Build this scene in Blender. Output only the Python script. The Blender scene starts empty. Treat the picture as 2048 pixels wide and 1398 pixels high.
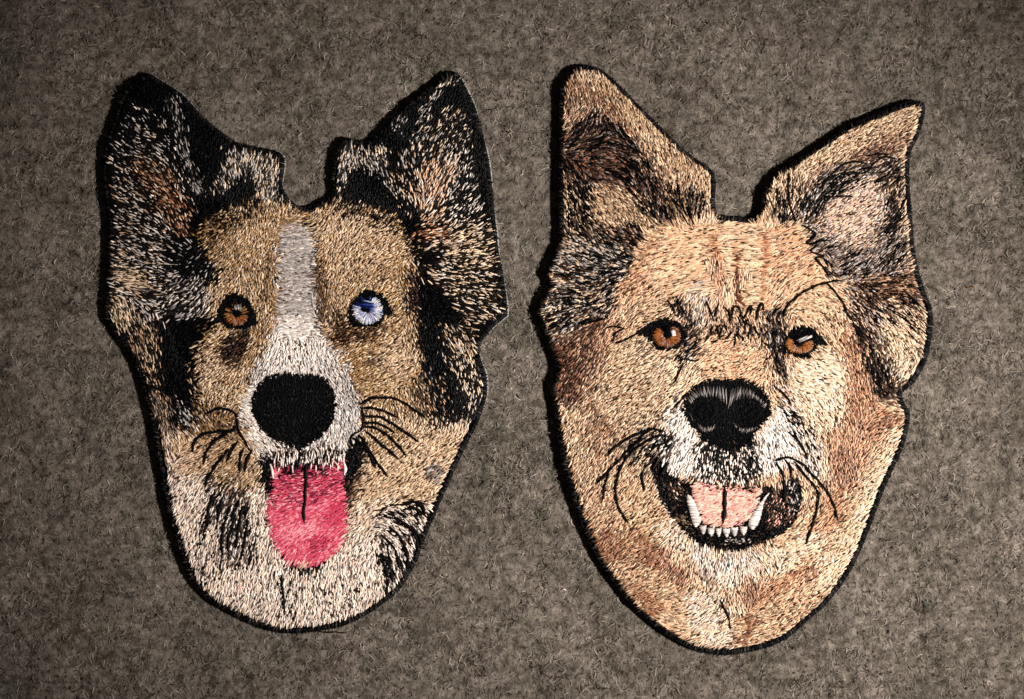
import bpy, math, random
import numpy as np

rng = np.random.default_rng(7)
random.seed(7)
sc = bpy.context.scene
C = sc.collection

# ------------------------------------------------------------------ camera, lamp, exposure
PX = 1e-4                 # one photograph pixel on the felt is 0.1 mm
CH = 0.50                 # camera height above the felt (m)
cam = bpy.data.cameras.new('camera')
cam.sensor_width = 36.0
cam.lens = 36.0 * CH / (2048 * PX)
cam.clip_start = 0.01
cam.clip_end = 10
camo = bpy.data.objects.new('camera', cam)
camo.location = (0, 0, CH)
C.objects.link(camo)
sc.camera = camo

world = bpy.data.worlds.new('World')
sc.world = world
world.use_nodes = True
bg = world.node_tree.nodes['Background']
bg.inputs[0].default_value = (1.0, 0.95, 0.88, 1)
bg.inputs[1].default_value = 0.03

from mathutils import Vector
lamp = bpy.data.lights.new('desk_lamp_light', 'SPOT')
lamp.energy = 31.0
lamp.color = (1.0, 0.96, 0.91)
lamp.spot_size = math.radians(27)
lamp.spot_blend = 1.0
lamp.shadow_soft_size = 0.022
lampo = bpy.data.objects.new('desk_lamp_light', lamp)
lampo.location = (0.41, -0.085, 0.41)
aim = Vector((0.034, -0.014, 0.0))
lampo.rotation_euler = (aim - lampo.location).to_track_quat('-Z', 'Y').to_euler()
C.objects.link(lampo)

vs = sc.view_settings
vs.view_transform = 'Standard'
vs.look = 'None'
vs.exposure = 0.0
vs.gamma = 1.0

# ------------------------------------------------------------------ helpers
def lin(c):
    c = np.asarray(c, float) / 255.0
    return np.where(c <= 0.04045, c / 12.92, ((c + 0.055) / 1.055) ** 2.4)

def unproject(x, y, z):
    """photo pixel + height in pixel units -> metres (point on the horizontal plane at that height)"""
    zz = z * PX
    k = (CH - zz) / CH
    return (x - 1024) * PX * k, (699 - y) * PX * k, zz

def make_mesh(name, co, quads, mat, parent=None, color=None, smooth=True):
    me = bpy.data.meshes.new(name)
    n = len(co)
    me.vertices.add(n)
    me.vertices.foreach_set('co', np.ascontiguousarray(co, np.float32).ravel())
    q = np.ascontiguousarray(quads, np.int32)
    m, k = q.shape
    me.loops.add(m * k)
    me.loops.foreach_set('vertex_index', q.ravel())
    me.polygons.add(m)
    me.polygons.foreach_set('loop_start', np.arange(0, m * k, k, dtype=np.int32))
    me.polygons.foreach_set('loop_total', np.full(m, k, np.int32))
    if smooth:
        me.polygons.foreach_set('use_smooth', np.ones(m, bool))
    if color is not None:
        at = me.attributes.new('thread', 'FLOAT_COLOR', 'POINT')
        rgba = np.ones((n, 4), np.float32)
        rgba[:, :3] = color
        at.data.foreach_set('color', rgba.ravel())
    me.materials.append(mat)
    me.update(calc_edges=True)
    o = bpy.data.objects.new(name, me)
    C.objects.link(o)
    if parent is not None:
        o.parent = parent
    return o

def node_mat(name):
    m = bpy.data.materials.new(name)
    m.use_nodes = True
    nt = m.node_tree
    return m, nt, nt.nodes['Principled BSDF']

# thread: the spool colour is carried per stitch, sheen and fine twist come from the shader
def thread_mat(name, rough, spec):
    m, nt, b = node_mat(name)
    a = nt.nodes.new('ShaderNodeAttribute'); a.attribute_name = 'thread'
    nz = nt.nodes.new('ShaderNodeTexNoise'); nz.inputs['Scale'].default_value = 5200
    tc = nt.nodes.new('ShaderNodeTexCoord')
    nt.links.new(tc.outputs['Object'], nz.inputs['Vector'])
    bp = nt.nodes.new('ShaderNodeBump'); bp.inputs['Strength'].default_value = 0.25
    bp.inputs['Distance'].default_value = 0.00006
    nt.links.new(nz.outputs['Fac'], bp.inputs['Height'])
    nt.links.new(bp.outputs['Normal'], b.inputs['Normal'])
    nt.links.new(a.outputs['Color'], b.inputs['Base Color'])
    b.inputs['Roughness'].default_value = rough
    bw = nt.nodes.new('ShaderNodeRGBToBW')
    mr = nt.nodes.new('ShaderNodeMapRange')
    mr.inputs['From Min'].default_value = 0.004; mr.inputs['From Max'].default_value = 0.12
    mr.inputs['To Min'].default_value = spec * 0.12; mr.inputs['To Max'].default_value = spec
    nt.links.new(a.outputs['Color'], bw.inputs[0]); nt.links.new(bw.outputs[0], mr.inputs['Value'])
    nt.links.new(mr.outputs['Result'], b.inputs['Specular IOR Level'])
    return m

M_THREAD = thread_mat('embroidery_thread', 0.36, 0.55)
M_BLACK = thread_mat('black_thread', 0.5, 0.35)

def fabric_mat(name, col, rough, scale, bump, spec=0.15):
    m, nt, b = node_mat(name)
    tc = nt.nodes.new('ShaderNodeTexCoord')
    nz = nt.nodes.new('ShaderNodeTexNoise'); nz.inputs['Scale'].default_value = scale
    nz.inputs['Detail'].default_value = 6
    nt.links.new(tc.outputs['Object'], nz.inputs['Vector'])
    rp = nt.nodes.new('ShaderNodeValToRGB')
    rp.color_ramp.elements[0].position = 0.3; rp.color_ramp.elements[1].position = 0.7
    c = np.array(col)
    rp.color_ramp.elements[0].color = (*(c * 0.7), 1)
    rp.color_ramp.elements[1].color = (*(c * 1.25), 1)
    nt.links.new(nz.outputs['Fac'], rp.inputs['Fac'])
    nt.links.new(rp.outputs['Color'], b.inputs['Base Color'])
    bp = nt.nodes.new('ShaderNodeBump'); bp.inputs['Strength'].default_value = bump
    bp.inputs['Distance'].default_value = 0.0003
    nt.links.new(nz.outputs['Fac'], bp.inputs['Height'])
    nt.links.new(bp.outputs['Normal'], b.inputs['Normal'])
    b.inputs['Roughness'].default_value = rough
    b.inputs['Specular IOR Level'].default_value = spec
    return m

M_TWILL = fabric_mat('black_twill', (0.006, 0.006, 0.007), 0.9, 3000, 0.5)
M_BACK = fabric_mat('pale_stabiliser', (0.34, 0.32, 0.29), 0.9, 1500, 0.4)

# ------------------------------------------------------------------ thread spools (sRGB)
SPOOL = {
 'K': (4, 4, 5), 'C': (30, 27, 26), 'D': (60, 39, 29), 'B': (104, 74, 50), 'R': (140, 86, 58),
 'G': (160, 118, 66), 'T': (175, 139, 107), 'c': (220, 191, 159), 'w': (230, 211, 197), 'W': (230, 223, 217),
 'l': (176, 165, 160), 'g': (116, 106, 100), 'd': (58, 53, 51), 'p': (210, 156, 118), 'P': (214, 92, 114),
 'Q': (234, 154, 160), 'M': (98, 28, 46), 'X': (190, 58, 84), 's': (208, 144, 128), 'S': (228, 186, 166),
 'o': (138, 76, 30), 'O': (90, 46, 19), 'b': (40, 64, 136), 'n': (14, 22, 58), 'i': (156, 162, 192), 'y': (104, 94, 72),
}
KEYS = list(SPOOL)
LIN = np.array([lin(SPOOL[k]) for k in KEYS])
KI = {k: i for i, k in enumerate(KEYS)}

def spec(s):
    v = np.zeros(len(KEYS), np.float32)
    for t in s.split():
        v[KI[t[0]]] += float(t[1:]) if len(t) > 1 else 1.0
    return v / v.sum()

def pick(weights, n=None):
    """weights (N,K) -> linear colours (N,3) with random tone for dye variation and painted thread sheen"""
    cs = np.cumsum(weights, axis=1)
    cs /= cs[:, -1:]
    r = rng.random(len(weights))[:, None]
    idx = (r > cs).sum(axis=1).clip(0, len(KEYS) - 1)
    return LIN[idx] * rng.normal(1, 0.17, (len(weights), 1)).clip(0.5, 1.4), idx

def cols(s, n):
    return pick(np.repeat(spec(s)[None], n, 0))[0]

# ------------------------------------------------------------------ colour plan: which spools are used where
CELL = 2
GW, GH = 1024, 699
PLAN = np.zeros((GH, GW, len(KEYS)), np.float32)

def raster(poly, pad=0):
    p = np.asarray(poly, float) / CELL
    x0 = max(int(p[:, 0].min()) - pad, 0); x1 = min(int(p[:, 0].max()) + pad + 2, GW)
    y0 = max(int(p[:, 1].min()) - pad, 0); y1 = min(int(p[:, 1].max()) + pad + 2, GH)
    xs = np.arange(x0, x1) + 0.5
    ys = np.arange(y0, y1) + 0.5
    X, Y = np.meshgrid(xs, ys)
    inside = np.zeros(X.shape, bool)
    q = np.roll(p, -1, 0)
    for (ax, ay), (bx, by) in zip(p, q):
        if ay == by:
            continue
        c = ((ay > Y) != (by > Y)) & (X < (bx - ax) * (Y - ay) / (by - ay) + ax)
        inside ^= c
    return inside, x0, y0, x1, y1

def blur(m, r):
    if r < 1:
        return m
    for ax in (0, 1):
        for _ in range(2):
            pad = [(0, 0), (0, 0)]; pad[ax] = (r + 1, r)
            c = np.cumsum(np.pad(m, pad, mode='edge'), axis=ax)
            n = m.shape[ax]
            if ax == 0:
                m = (c[2 * r + 1:2 * r + 1 + n] - c[:n]) / (2 * r + 1)
            else:
                m = (c[:, 2 * r + 1:2 * r + 1 + n] - c[:, :n]) / (2 * r + 1)
    return m

def apply(m, x0, y0, x1, y1, s, op):
    m = (m * op)[..., None]
    PLAN[y0:y1, x0:x1] = PLAN[y0:y1, x0:x1] * (1 - m) + m * spec(s)

def poly(pts, s, soft=8, op=1.0):
    r = int(soft / CELL / 2)
    m, x0, y0, x1, y1 = raster(pts, pad=2 * r + 2)
    apply(blur(m.astype(np.float32), r), x0, y0, x1, y1, s, op)

def blob(cx, cy, rx, ry, s, soft=8, op=1.0, rot=0):
    a = np.linspace(0, 2 * np.pi, 20, endpoint=False)
    c, sn = math.cos(math.radians(rot)), math.sin(math.radians(rot))
    px = rx * np.cos(a); py = ry * np.sin(a)
    poly(np.c_[cx + px * c - py * sn, cy + px * sn + py * c], s, soft, op)

def ribbon_poly(pts, w):
    p = np.asarray(pts, float)
    d = np.gradient(p, axis=0)
    d /= np.linalg.norm(d, axis=1)[:, None] + 1e-9
    nrm = np.c_[-d[:, 1], d[:, 0]] * w / 2
    return np.r_[p + nrm, (p - nrm)[::-1]]

def stroke(pts, w, s, soft=4, op=1.0):
    poly(ribbon_poly(pts, w), s, soft, op)

def smooth_line(pts, n=None, closed=False):
    """Catmull-Rom resampling"""
    p = np.asarray(pts, float)
    if closed:
        p = np.r_[p[-1:], p, p[:2]]
    else:
        p = np.r_[2 * p[:1] - p[1:2], p, 2 * p[-1:] - p[-2:-1]]
    out = []
    k = n or 6
    for i in range(1, len(p) - 2):
        t = np.linspace(0, 1, k, endpoint=False)[:, None]
        a, b, c, d = p[i - 1], p[i], p[i + 1], p[i + 2]
        out.append(0.5 * ((2 * b) + (-a + c) * t + (2 * a - 5 * b + 4 * c - d) * t ** 2 + (-a + 3 * b - 3 * c + d) * t ** 3))
    if not closed:
        out.append(p[-2:-1])
    return np.concatenate(out)

def erode(m, k):
    for _ in range(k):
        n = m.copy()
        n[1:] &= m[:-1]; n[:-1] &= m[1:]; n[:, 1:] &= m[:, :-1]; n[:, :-1] &= m[:, 1:]
        m = n
    return m

def full_mask(pts):
    g = np.zeros((GH, GW), bool)
    m, x0, y0, x1, y1 = raster(pts)
    g[y0:y1, x0:x1] = m
    return g

def at(mask, x, y):
    return mask[(y / CELL).astype(int).clip(0, GH - 1), (x / CELL).astype(int).clip(0, GW - 1)]

# ------------------------------------------------------------------ stitches
CROSS = np.radians([-90, 0, 90])
ALONG = np.array([0.0, 0.45, 1.0])
RAD = np.array([0.6, 1.0, 0.6])

def stitch_mesh(name, x, y, ang, length, width, z, arch, col, mat, parent, z_end=-2.2):
    """each stitch is a little raised half-round of thread that dives into the cloth at both ends"""
    n = len(x)
    if n == 0:
        return None
    length = np.broadcast_to(length, n); width = np.broadcast_to(width, n)
    z = np.broadcast_to(z, n); arch = np.broadcast_to(arch, n)
    dx, dy = np.cos(ang), np.sin(ang)
    t = (ALONG - 0.5)[None, :, None] * length[:, None, None]
    r = RAD[None, :, None] * (width / 2)[:, None, None]
    s = np.sin(CROSS)[None, None, :] * r
    lift = np.array([z_end, 0, z_end])[None, :, None] + np.array([0, 1, 0])[None, :, None] * arch[:, None, None]
    zz = z[:, None, None] + lift + (np.cos(CROSS)[None, None, :] - 0.4) * r * 1.15
    X = x[:, None, None] + dx[:, None, None] * t - dy[:, None, None] * s
    Y = y[:, None, None] + dy[:, None, None] * t + dx[:, None, None] * s
    co = np.stack(unproject(X, Y, zz + 0 * X), -1).reshape(-1, 3)
    base = (np.arange(n) * 9)[:, None]
    f = []
    for i in range(2):
        for j in range(2):
            f.append([i * 3 + j, (i + 1) * 3 + j, (i + 1) * 3 + j + 1, i * 3 + j + 1])
    f = np.array(f)
    quads = (base[:, :, None] + f[None]).reshape(-1, 4)
    return make_mesh(name, co, quads, mat, parent, np.repeat(col, 9, 0))

def rope_mesh(name, pts, width, z, col, mat, parent, taper=True, wob=0.5, step=4.0):
    """a couched line of thread: one continuous half-round cord with a slight twist"""
    p = smooth_line(pts, 8)
    seg = np.linalg.norm(np.diff(p, axis=0), axis=1)
    s = np.r_[0, np.cumsum(seg)]
    n = max(int(s[-1] / step), 3)
    u = np.linspace(0, s[-1], n)
    p = np.c_[np.interp(u, s, p[:, 0]), np.interp(u, s, p[:, 1])]
    d = np.gradient(p, axis=0); d /= np.linalg.norm(d, axis=1)[:, None] + 1e-9
    nrm = np.c_[-d[:, 1], d[:, 0]]
    ph = rng.random() * 6
    p = p + nrm * (np.sin(u / 5.5 + ph) * wob)[:, None]
    w = width / 2 * (1 + 0.16 * np.sin(u / 3.4 + ph * 2)) * rng.normal(1, 0.05, n)
    if taper:
        e = np.minimum(u, s[-1] - u) / (width * 1.6)
        w = w * np.clip(0.35 + 0.65 * e, 0.35, 1)
    a = np.radians([-100, -55, -15, 15, 55, 100])
    X = p[:, 0:1] + nrm[:, 0:1] * np.sin(a)[None] * w[:, None]
    Y = p[:, 1:2] + nrm[:, 1:2] * np.sin(a)[None] * w[:, None]
    Z = z + np.cos(a)[None] * w[:, None] + (np.sin(u / 3.4 + ph) * 0.4)[:, None]
    co = np.stack(unproject(X, Y, Z), -1).reshape(-1, 3)
    k = len(a)
    q = [[i * k + j, (i + 1) * k + j, (i + 1) * k + j + 1, i * k + j + 1] for i in range(n - 1) for j in range(k - 1)]
    c = np.repeat(np.asarray(col)[None], n * k, 0) * np.repeat(rng.normal(1, .1, (n, 1)), k, 0)
    return make_mesh(name, co, np.array(q), mat, parent, c)

def slab_mesh(name, pts, z0, z1, mat, parent, rough=0.0):
    """a cut sheet of cloth with thickness"""
    import bmesh
    p = np.asarray(pts, float)
    bm = bmesh.new()
    zt = z1
    top = [bm.verts.new(unproject(x, y, zt)) for x, y in p]
    mid = [bm.verts.new(unproject(x, y, (z0 + z1) / 2)) for x, y in p]
    bot = [bm.verts.new(unproject(x, y, z0)) for x, y in p]
    n = len(p)
    for i in range(n):
        j = (i + 1) % n
        bm.faces.new((top[i], top[j], mid[j], mid[i]))
        bm.faces.new((mid[i], mid[j], bot[j], bot[i]))
    bm.faces.new(top[::-1]); bm.faces.new(bot)
    bmesh.ops.recalc_face_normals(bm, faces=bm.faces)
    me = bpy.data.meshes.new(name); bm.to_mesh(me); bm.free()
    me.materials.append(mat)
    o = bpy.data.objects.new(name, me); C.objects.link(o); o.parent = parent
    return o

def direction_at(guides, x, y):
    g = np.asarray(guides, float)
    a2 = 2 * np.arctan2(g[:, 3], g[:, 2])
    cx = np.zeros(len(x)); sy = np.zeros(len(x))
    for (gx, gy), a in zip(g[:, :2], a2):
        w = 1.0 / (((x - gx) ** 2 + (y - gy) ** 2) + 150) ** 2
        cx += w * np.cos(a); sy += w * np.sin(a)
    return 0.5 * np.arctan2(sy, cx)

def scatter(mask, spacing):
    """jittered grid of stitch centres inside a mask"""
    ys, xs = np.nonzero(mask)
    x0, x1 = xs.min() * CELL, xs.max() * CELL + CELL
    y0, y1 = ys.min() * CELL, ys.max() * CELL + CELL
    gx = np.arange(x0, x1, spacing); gy = np.arange(y0, y1, spacing)
    X, Y = np.meshgrid(gx, gy)
    X = (X + rng.uniform(-.75, .75, X.shape) * spacing).ravel()
    Y = (Y + rng.uniform(-.75, .75, Y.shape) * spacing).ravel()
    ok = at(mask, X, Y) & (X > 0) & (Y > 0)
    return X[ok], Y[ok]

def sample_plan(x, y, jit=5.0, warp=0.0):
    PLAN = PLANF if warp else globals()['PLAN']
    if warp:
        iy = (y / CELL).astype(int).clip(0, GH - 1); ix = (x / CELL).astype(int).clip(0, GW - 1)
        xx = x + WARPX[iy, ix] * warp; yy = y + WARPY[iy, ix] * warp
        inside = at(IN1 | IN2, xx, yy)
        x = np.where(inside, xx, x); y = np.where(inside, yy, y)
    xx = x + rng.normal(0, jit, len(x)); yy = y + rng.normal(0, jit, len(x))
    w = PLAN[(yy / CELL).astype(int).clip(0, GH - 1), (xx / CELL).astype(int).clip(0, GW - 1)]
    w0 = PLAN[(y / CELL).astype(int).clip(0, GH - 1), (x / CELL).astype(int).clip(0, GW - 1)]
    bad = w.sum(1) < 0.5
    w[bad] = w0[bad]
    bad = w.sum(1) < 0.5
    w[bad] = spec('K1')
    return w

def lay(name, mask, guides, parent, z, spacing=2.65, L=12.5, wd=2.7, noise=0.2, zr=5.5, arch=1.6, jit=5.0, kind='stuff', mat=None, dark=0.09, blend=0.3, warp=0.6):
    x, y = scatter(mask, spacing)
    if len(x) == 0:
        return None
    a = direction_at(guides, x, y) + rng.normal(0, noise, len(x))
    w = sample_plan(x, y, jit, warp)
    w[(rng.random(len(w)) < dark) & (w[:, KI['K']] < .4)] = spec('D4 B2 K1')  # random dark brown stitches stand in for shaded gaps between threads
    c, idx = pick(w)
    n = len(x)
    mean = w @ LIN
    f = blend * np.clip(1 - 1.6 * w[:, KI['K']], 0.12, 1)[:, None]
    c = c * (1 - f) + mean * f
    c = c * np.exp(rng.normal(0, .2, (n, 1)))  # random brightness per stitch imitates thread sheen in the colour
    zz = z + rng.random(n) * zr
    o = stitch_mesh(name, x, y, a, L * rng.uniform(.7, 1.35, n), wd * rng.uniform(.8, 1.2, n), zz, arch * rng.uniform(.6, 1.4, n), c, mat or M_THREAD, parent)
    o['kind'] = kind
    return o

def satin(name, pts, angle, spacing, wd, s, parent, z, maxlen=40, over=1.0, mat=None, arch=2.0):
    """parallel stitches running edge to edge across a shape"""
    p = np.asarray(pts, float)
    c, sn = math.cos(angle), math.sin(angle)
    q = np.c_[p[:, 0] * c + p[:, 1] * sn, -p[:, 0] * sn + p[:, 1] * c]
    X = []; Y = []; LN = []
    v = q[:, 1].min() + spacing * .4
    while v < q[:, 1].max():
        r = np.roll(q, -1, 0)
        xs = []
        for (ax, ay), (bx, by) in zip(q, r):
            if (ay > v) != (by > v):
                xs.append(ax + (v - ay) / (by - ay) * (bx - ax))
        xs.sort()
        for a, b in zip(xs[::2], xs[1::2]):
            a -= over * rng.uniform(0, 1.5); b += over * rng.uniform(0, 1.5)
            k = max(1, int(round((b - a) / maxlen)))
            cuts = np.linspace(a, b, k + 1)
            if k > 1:
                cuts[1:-1] += rng.uniform(-.35, .35, k - 1) * (b - a) / k
            for u0, u1 in zip(cuts[:-1], cuts[1:]):
                um = (u0 + u1) / 2
                X.append(um * c - v * sn); Y.append(um * sn + v * c); LN.append(u1 - u0 + 1.5)
        v += spacing * rng.uniform(.85, 1.15)
    n = len(X)
    if n == 0:
        return None
    return stitch_mesh(name, np.array(X), np.array(Y), angle + rng.normal(0, .04, n), np.array(LN), wd, z + rng.random(n) * 1.2, arch, cols(s, n), mat or M_THREAD, parent)

# ================================================================== setting: grey wool felt
def vnoise(w, h, cell, seed):
    r = np.random.default_rng(seed)
    gw, gh = int(w / cell) + 3, int(h / cell) + 3
    g = r.random((gh, gw))
    x = np.arange(w) / cell; y = np.arange(h) / cell
    xi = x.astype(int); yi = y.astype(int)
    fx = x - xi; fy = y - yi
    fx = fx * fx * (3 - 2 * fx); fy = fy * fy * (3 - 2 * fy)
    a = g[yi][:, xi]; b = g[yi][:, xi + 1]; c = g[yi + 1][:, xi]; d = g[yi + 1][:, xi + 1]
    return (a * (1 - fx) + b * fx) * (1 - fy[:, None]) + (c * (1 - fx) + d * fx) * fy[:, None]

M_FELT, nt, b = node_mat('wool_felt')
tc = nt.nodes.new('ShaderNodeTexCoord')
def tnoise(scale, detail=4, rough=0.6):
    n = nt.nodes.new('ShaderNodeTexNoise')
    n.inputs['Scale'].default_value = scale; n.inputs['Detail'].default_value = detail
    n.inputs['Roughness'].default_value = rough
    nt.links.new(tc.outputs['Object'], n.inputs['Vector'])
    return n
n1 = tnoise(700, 7, 0.78)
r1 = nt.nodes.new('ShaderNodeValToRGB')
e = r1.color_ramp.elements
e[0].position = 0.38; e[0].color = (*lin((55, 49, 43)), 1)
e[1].position = 0.58; e[1].color = (*lin((134, 125, 116)), 1)
nt.links.new(n1.outputs['Fac'], r1.inputs['Fac'])
n2 = tnoise(90, 3)
r2 = nt.nodes.new('ShaderNodeValToRGB')
e = r2.color_ramp.elements
e[0].position = 0.35; e[0].color = (*lin((100, 97, 87)), 1)
e[1].position = 0.65; e[1].color = (*lin((118, 107, 102)), 1)
nt.links.new(n2.outputs['Fac'], r2.inputs['Fac'])
mx = nt.nodes.new('ShaderNodeMix'); mx.data_type = 'RGBA'
mx.inputs[0].default_value = 0.4
nt.links.new(r1.outputs['Color'], mx.inputs[6]); nt.links.new(r2.outputs['Color'], mx.inputs[7])
n5 = tnoise(430, 6, 0.62)
r5 = nt.nodes.new('ShaderNodeValToRGB')
e = r5.color_ramp.elements
e[0].position = 0.36; e[0].color = (.5, .48, .44, 1)
e[1].position = 0.62; e[1].color = (1.15, 1.12, 1.1, 1)
nt.links.new(n5.outputs['Fac'], r5.inputs['Fac'])
mx5 = nt.nodes.new('ShaderNodeMix'); mx5.data_type = 'RGBA'; mx5.blend_type = 'MULTIPLY'; mx5.inputs[0].default_value = 1
nt.links.new(mx.outputs[2], mx5.inputs[6]); nt.links.new(r5.outputs['Color'], mx5.inputs[7])
n6 = tnoise(75, 3, 0.5)
r6 = nt.nodes.new('ShaderNodeValToRGB')
e = r6.color_ramp.elements
e[0].position = 0.36; e[0].color = (.86, .85, .83, 1)
e[1].position = 0.64; e[1].color = (1.26, 1.24, 1.24, 1)
nt.links.new(n6.outputs['Fac'], r6.inputs['Fac'])
mx6 = nt.nodes.new('ShaderNodeMix'); mx6.data_type = 'RGBA'; mx6.blend_type = 'MULTIPLY'; mx6.inputs[0].default_value = 1
nt.links.new(mx5.outputs[2], mx6.inputs[6]); nt.links.new(r6.outputs['Color'], mx6.inputs[7])
mx = mx6
n4 = tnoise(1250, 3, 0.6)  # shaded pits of the felt painted into the colour as dark specks
r4 = nt.nodes.new('ShaderNodeValToRGB')
e = r4.color_ramp.elements
e[0].position = 0.56; e[0].color = (0, 0, 0, 1)
e[1].position = 0.68; e[1].color = (1, 1, 1, 1)
nt.links.new(n4.outputs['Fac'], r4.inputs['Fac'])
mx4 = nt.nodes.new('ShaderNodeMix'); mx4.data_type = 'RGBA'
nt.links.new(r4.outputs['Color'], mx4.inputs[0])
nt.links.new(mx.outputs[2], mx4.inputs[6]); mx4.inputs[7].default_value = (*lin((34, 26, 20)), 1)
nt.links.new(mx4.outputs[2], b.inputs['Base Color'])
n3 = tnoise(1900, 5, 0.7)
bp = nt.nodes.new('ShaderNodeBump'); bp.inputs['Strength'].default_value = 1.0; bp.inputs['Distance'].default_value = 0.0005
nt.links.new(n3.outputs['Fac'], bp.inputs['Height']); nt.links.new(bp.outputs['Normal'], b.inputs['Normal'])
b.inputs['Roughness'].default_value = 0.95
b.inputs['Specular IOR Level'].default_value = 0.1

FX, FY = 2600, 1900              # felt sheet size in px units (26 x 19 cm) with relief
st = 5.5
nw, nh = int(FX / st), int(FY / st)
hgt = 0.5 * vnoise(nw, nh, 6, 1) + 0.35 * vnoise(nw, nh, 2.6, 2) + 0.25 * vnoise(nw, nh, 16, 3)
hgt = np.minimum(hgt - 0.62, 0) * 13.0
gx = 1024 + (np.arange(nw) - nw / 2) * st
gy = 699 + (np.arange(nh) - nh / 2) * st
ring = np.array([60, 160, 320, 600, 1000, 1600, 2400, 3400.0])     # the sheet goes on, coarser, beyond the view
gx = np.r_[gx[0] - ring[::-1], gx, gx[-1] + ring]
gy = np.r_[gy[0] - ring[::-1], gy, gy[-1] + ring]
hgt = np.pad(hgt, len(ring), mode='edge')
nw, nh = len(gx), len(gy)
GX, GY = np.meshgrid(gx, gy)
co = np.stack([(GX - 1024) * PX, (699 - GY) * PX, hgt * PX], -1).reshape(-1, 3)
ii = np.arange(nw * nh).reshape(nh, nw)
quads = np.stack([ii[1:, :-1], ii[1:, 1:], ii[:-1, 1:], ii[:-1, :-1]], -1).reshape(-1, 4)
felt = make_mesh('wool_felt', co, quads, M_FELT)
felt['kind'] = 'structure'
felt['label'] = 'mottled grey brown wool felt sheet under both patches'

# ================================================================== outlines (photo pixels)
OUT1 = [(298,147),(328,164),(365,188),(392,217),(418,244),(445,265),(471,283),(497,291),(532,298),(556,303),(568,315),(568,342),(565,368),(572,389),(587,405),(600,414),
 (625,412),(648,400),(664,388),(662,363),(667,315),(678,286),(694,276),(718,281),(739,282),(760,260),(781,239),(808,212),(834,191),(866,167),(890,149),(911,145),(919,149),
 (932,175),(948,207),(958,236),(966,268),(974,302),(980,336),(984,368),(988,408),(993,461),(998,507),(1006,544),(1012,587),(1015,627),(1009,636),(989,653),(969,676),(959,696),(963,722),
 (972,747),(974,787),(967,815),(954,850),(938,881),(913,933),(888,989),(860,1052),(839,1108),(832,1126),(804,1172),(776,1200),(731,1231),(685,1252),(626,1264),(580,1267),(550,1264),
 (504,1248),(455,1224),(413,1196),(382,1161),(361,1115),(347,1070),(333,1024),(324,975),(315,923),(306,870),(297,828),(288,793),(279,759),(266,727),(249,696),(223,659),(209,636),(209,610),
 (211,579),(214,536),(214,479),(216,450),(210,400),(205,350),(206,310),(214,275),(225,244),(238,204),(251,178),(267,162),(286,152)]
OUT2 = [(1173,132),(1195,135),(1218,151),(1248,180),(1283,216),(1318,251),(1353,286),(1388,315),(1415,333),(1428,348),(1431,374),(1429,403),(1432,421),(1440,432),(1460,434),(1479,435),(1509,436),
 (1520,420),(1526,387),(1536,366),(1554,345),(1584,327),(1620,303),(1662,276),(1704,249),(1740,234),(1786,215),(1825,202),(1848,208),(1846,240),(1837,270),(1824,297),(1819,315),(1818,360),
 (1821,405),(1825,450),(1828,495),(1838,545),(1850,583),(1862,615),(1865,640),(1863,666),(1855,712),(1840,746),(1820,772),(1804,786),(1808,806),(1818,822),(1818,845),(1806,895),(1780,950),
 (1760,998),(1739,1056),(1715,1114),(1688,1162),(1653,1207),(1615,1241),(1574,1276),(1533,1295),(1481,1307),(1437,1310),(1389,1300),(1341,1274),(1293,1238),(1255,1200),(1224,1159),(1197,1118),
 (1173,1070),(1152,1015),(1135,960),(1121,905),(1113,850),(1109,815),(1103,786),(1104,766),(1112,745),(1110,720),(1098,689),(1086,654),(1074,626),(1082,603),(1094,580),(1100,566),(1090,550),(1100,526),(1110,500),
 (1118,477),(1117,403),(1118,345),(1119,286),(1119,227),(1120,183),(1128,160),(1143,141),(1160,133)]
S1 = smooth_line(OUT1, 3, closed=True)
S2 = smooth_line(OUT2, 3, closed=True)
IN1 = full_mask(S1)
IN2 = full_mask(S2)

WARPX = 26 * (vnoise(GW, GH, 13, 11) - .5) + 16 * (vnoise(GW, GH, 5, 12) - .5)
WARPY = 26 * (vnoise(GW, GH, 13, 13) - .5) + 16 * (vnoise(GW, GH, 5, 14) - .5)
# ================================================================== colour plan, sheltie-eyed dog (left patch)
poly(S1, 'K1', 0)
# ear with rust patch
poly([(262,205),(300,210),(335,255),(352,305),(372,350),(395,400),(398,440),(375,430),(330,370),(270,330),(225,330),(228,290),(240,250)], 'K24 l2 w1')
poly([(228,275),(280,262),(330,285),(350,320),(340,350),(290,320),(228,325)], 'K17 l3 w1')
poly([(225,330),(270,335),(310,390),(345,445),(370,480),(330,505),(300,505),(228,500),(228,440),(222,390)], 'K15 w2 T1 l1')
poly([(278,308),(318,322),(345,350),(370,400),(382,450),(368,480),(352,465),(330,415),(300,375),(270,350)], 'R2 T2 p1 K6 D2', 16)
stroke([(340,195),(352,228),(360,265),(367,300),(378,330),(392,365),(404,392)], 15, 'l4 g2 K6', 6)
poly([(372,208),(420,248),(470,288),(452,310),(440,350),(430,365),(415,385),(405,360),(388,310),(376,270),(368,235)], 'K1', 4)
poly([(452,300),(500,300),(548,312),(560,330),(558,395),(540,410),(528,400),(520,375),(505,358),(480,352),(455,372),(432,392),(418,388),(440,345)], 'K5 l2 c2 g1', 4)
stroke([(478,312),(520,314),(546,326)], 12, 'c5 W2 K3', 3)
stroke([(546,326),(536,355),(526,385),(530,408)], 16, 'c5 w2 K4', 3)
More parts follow.
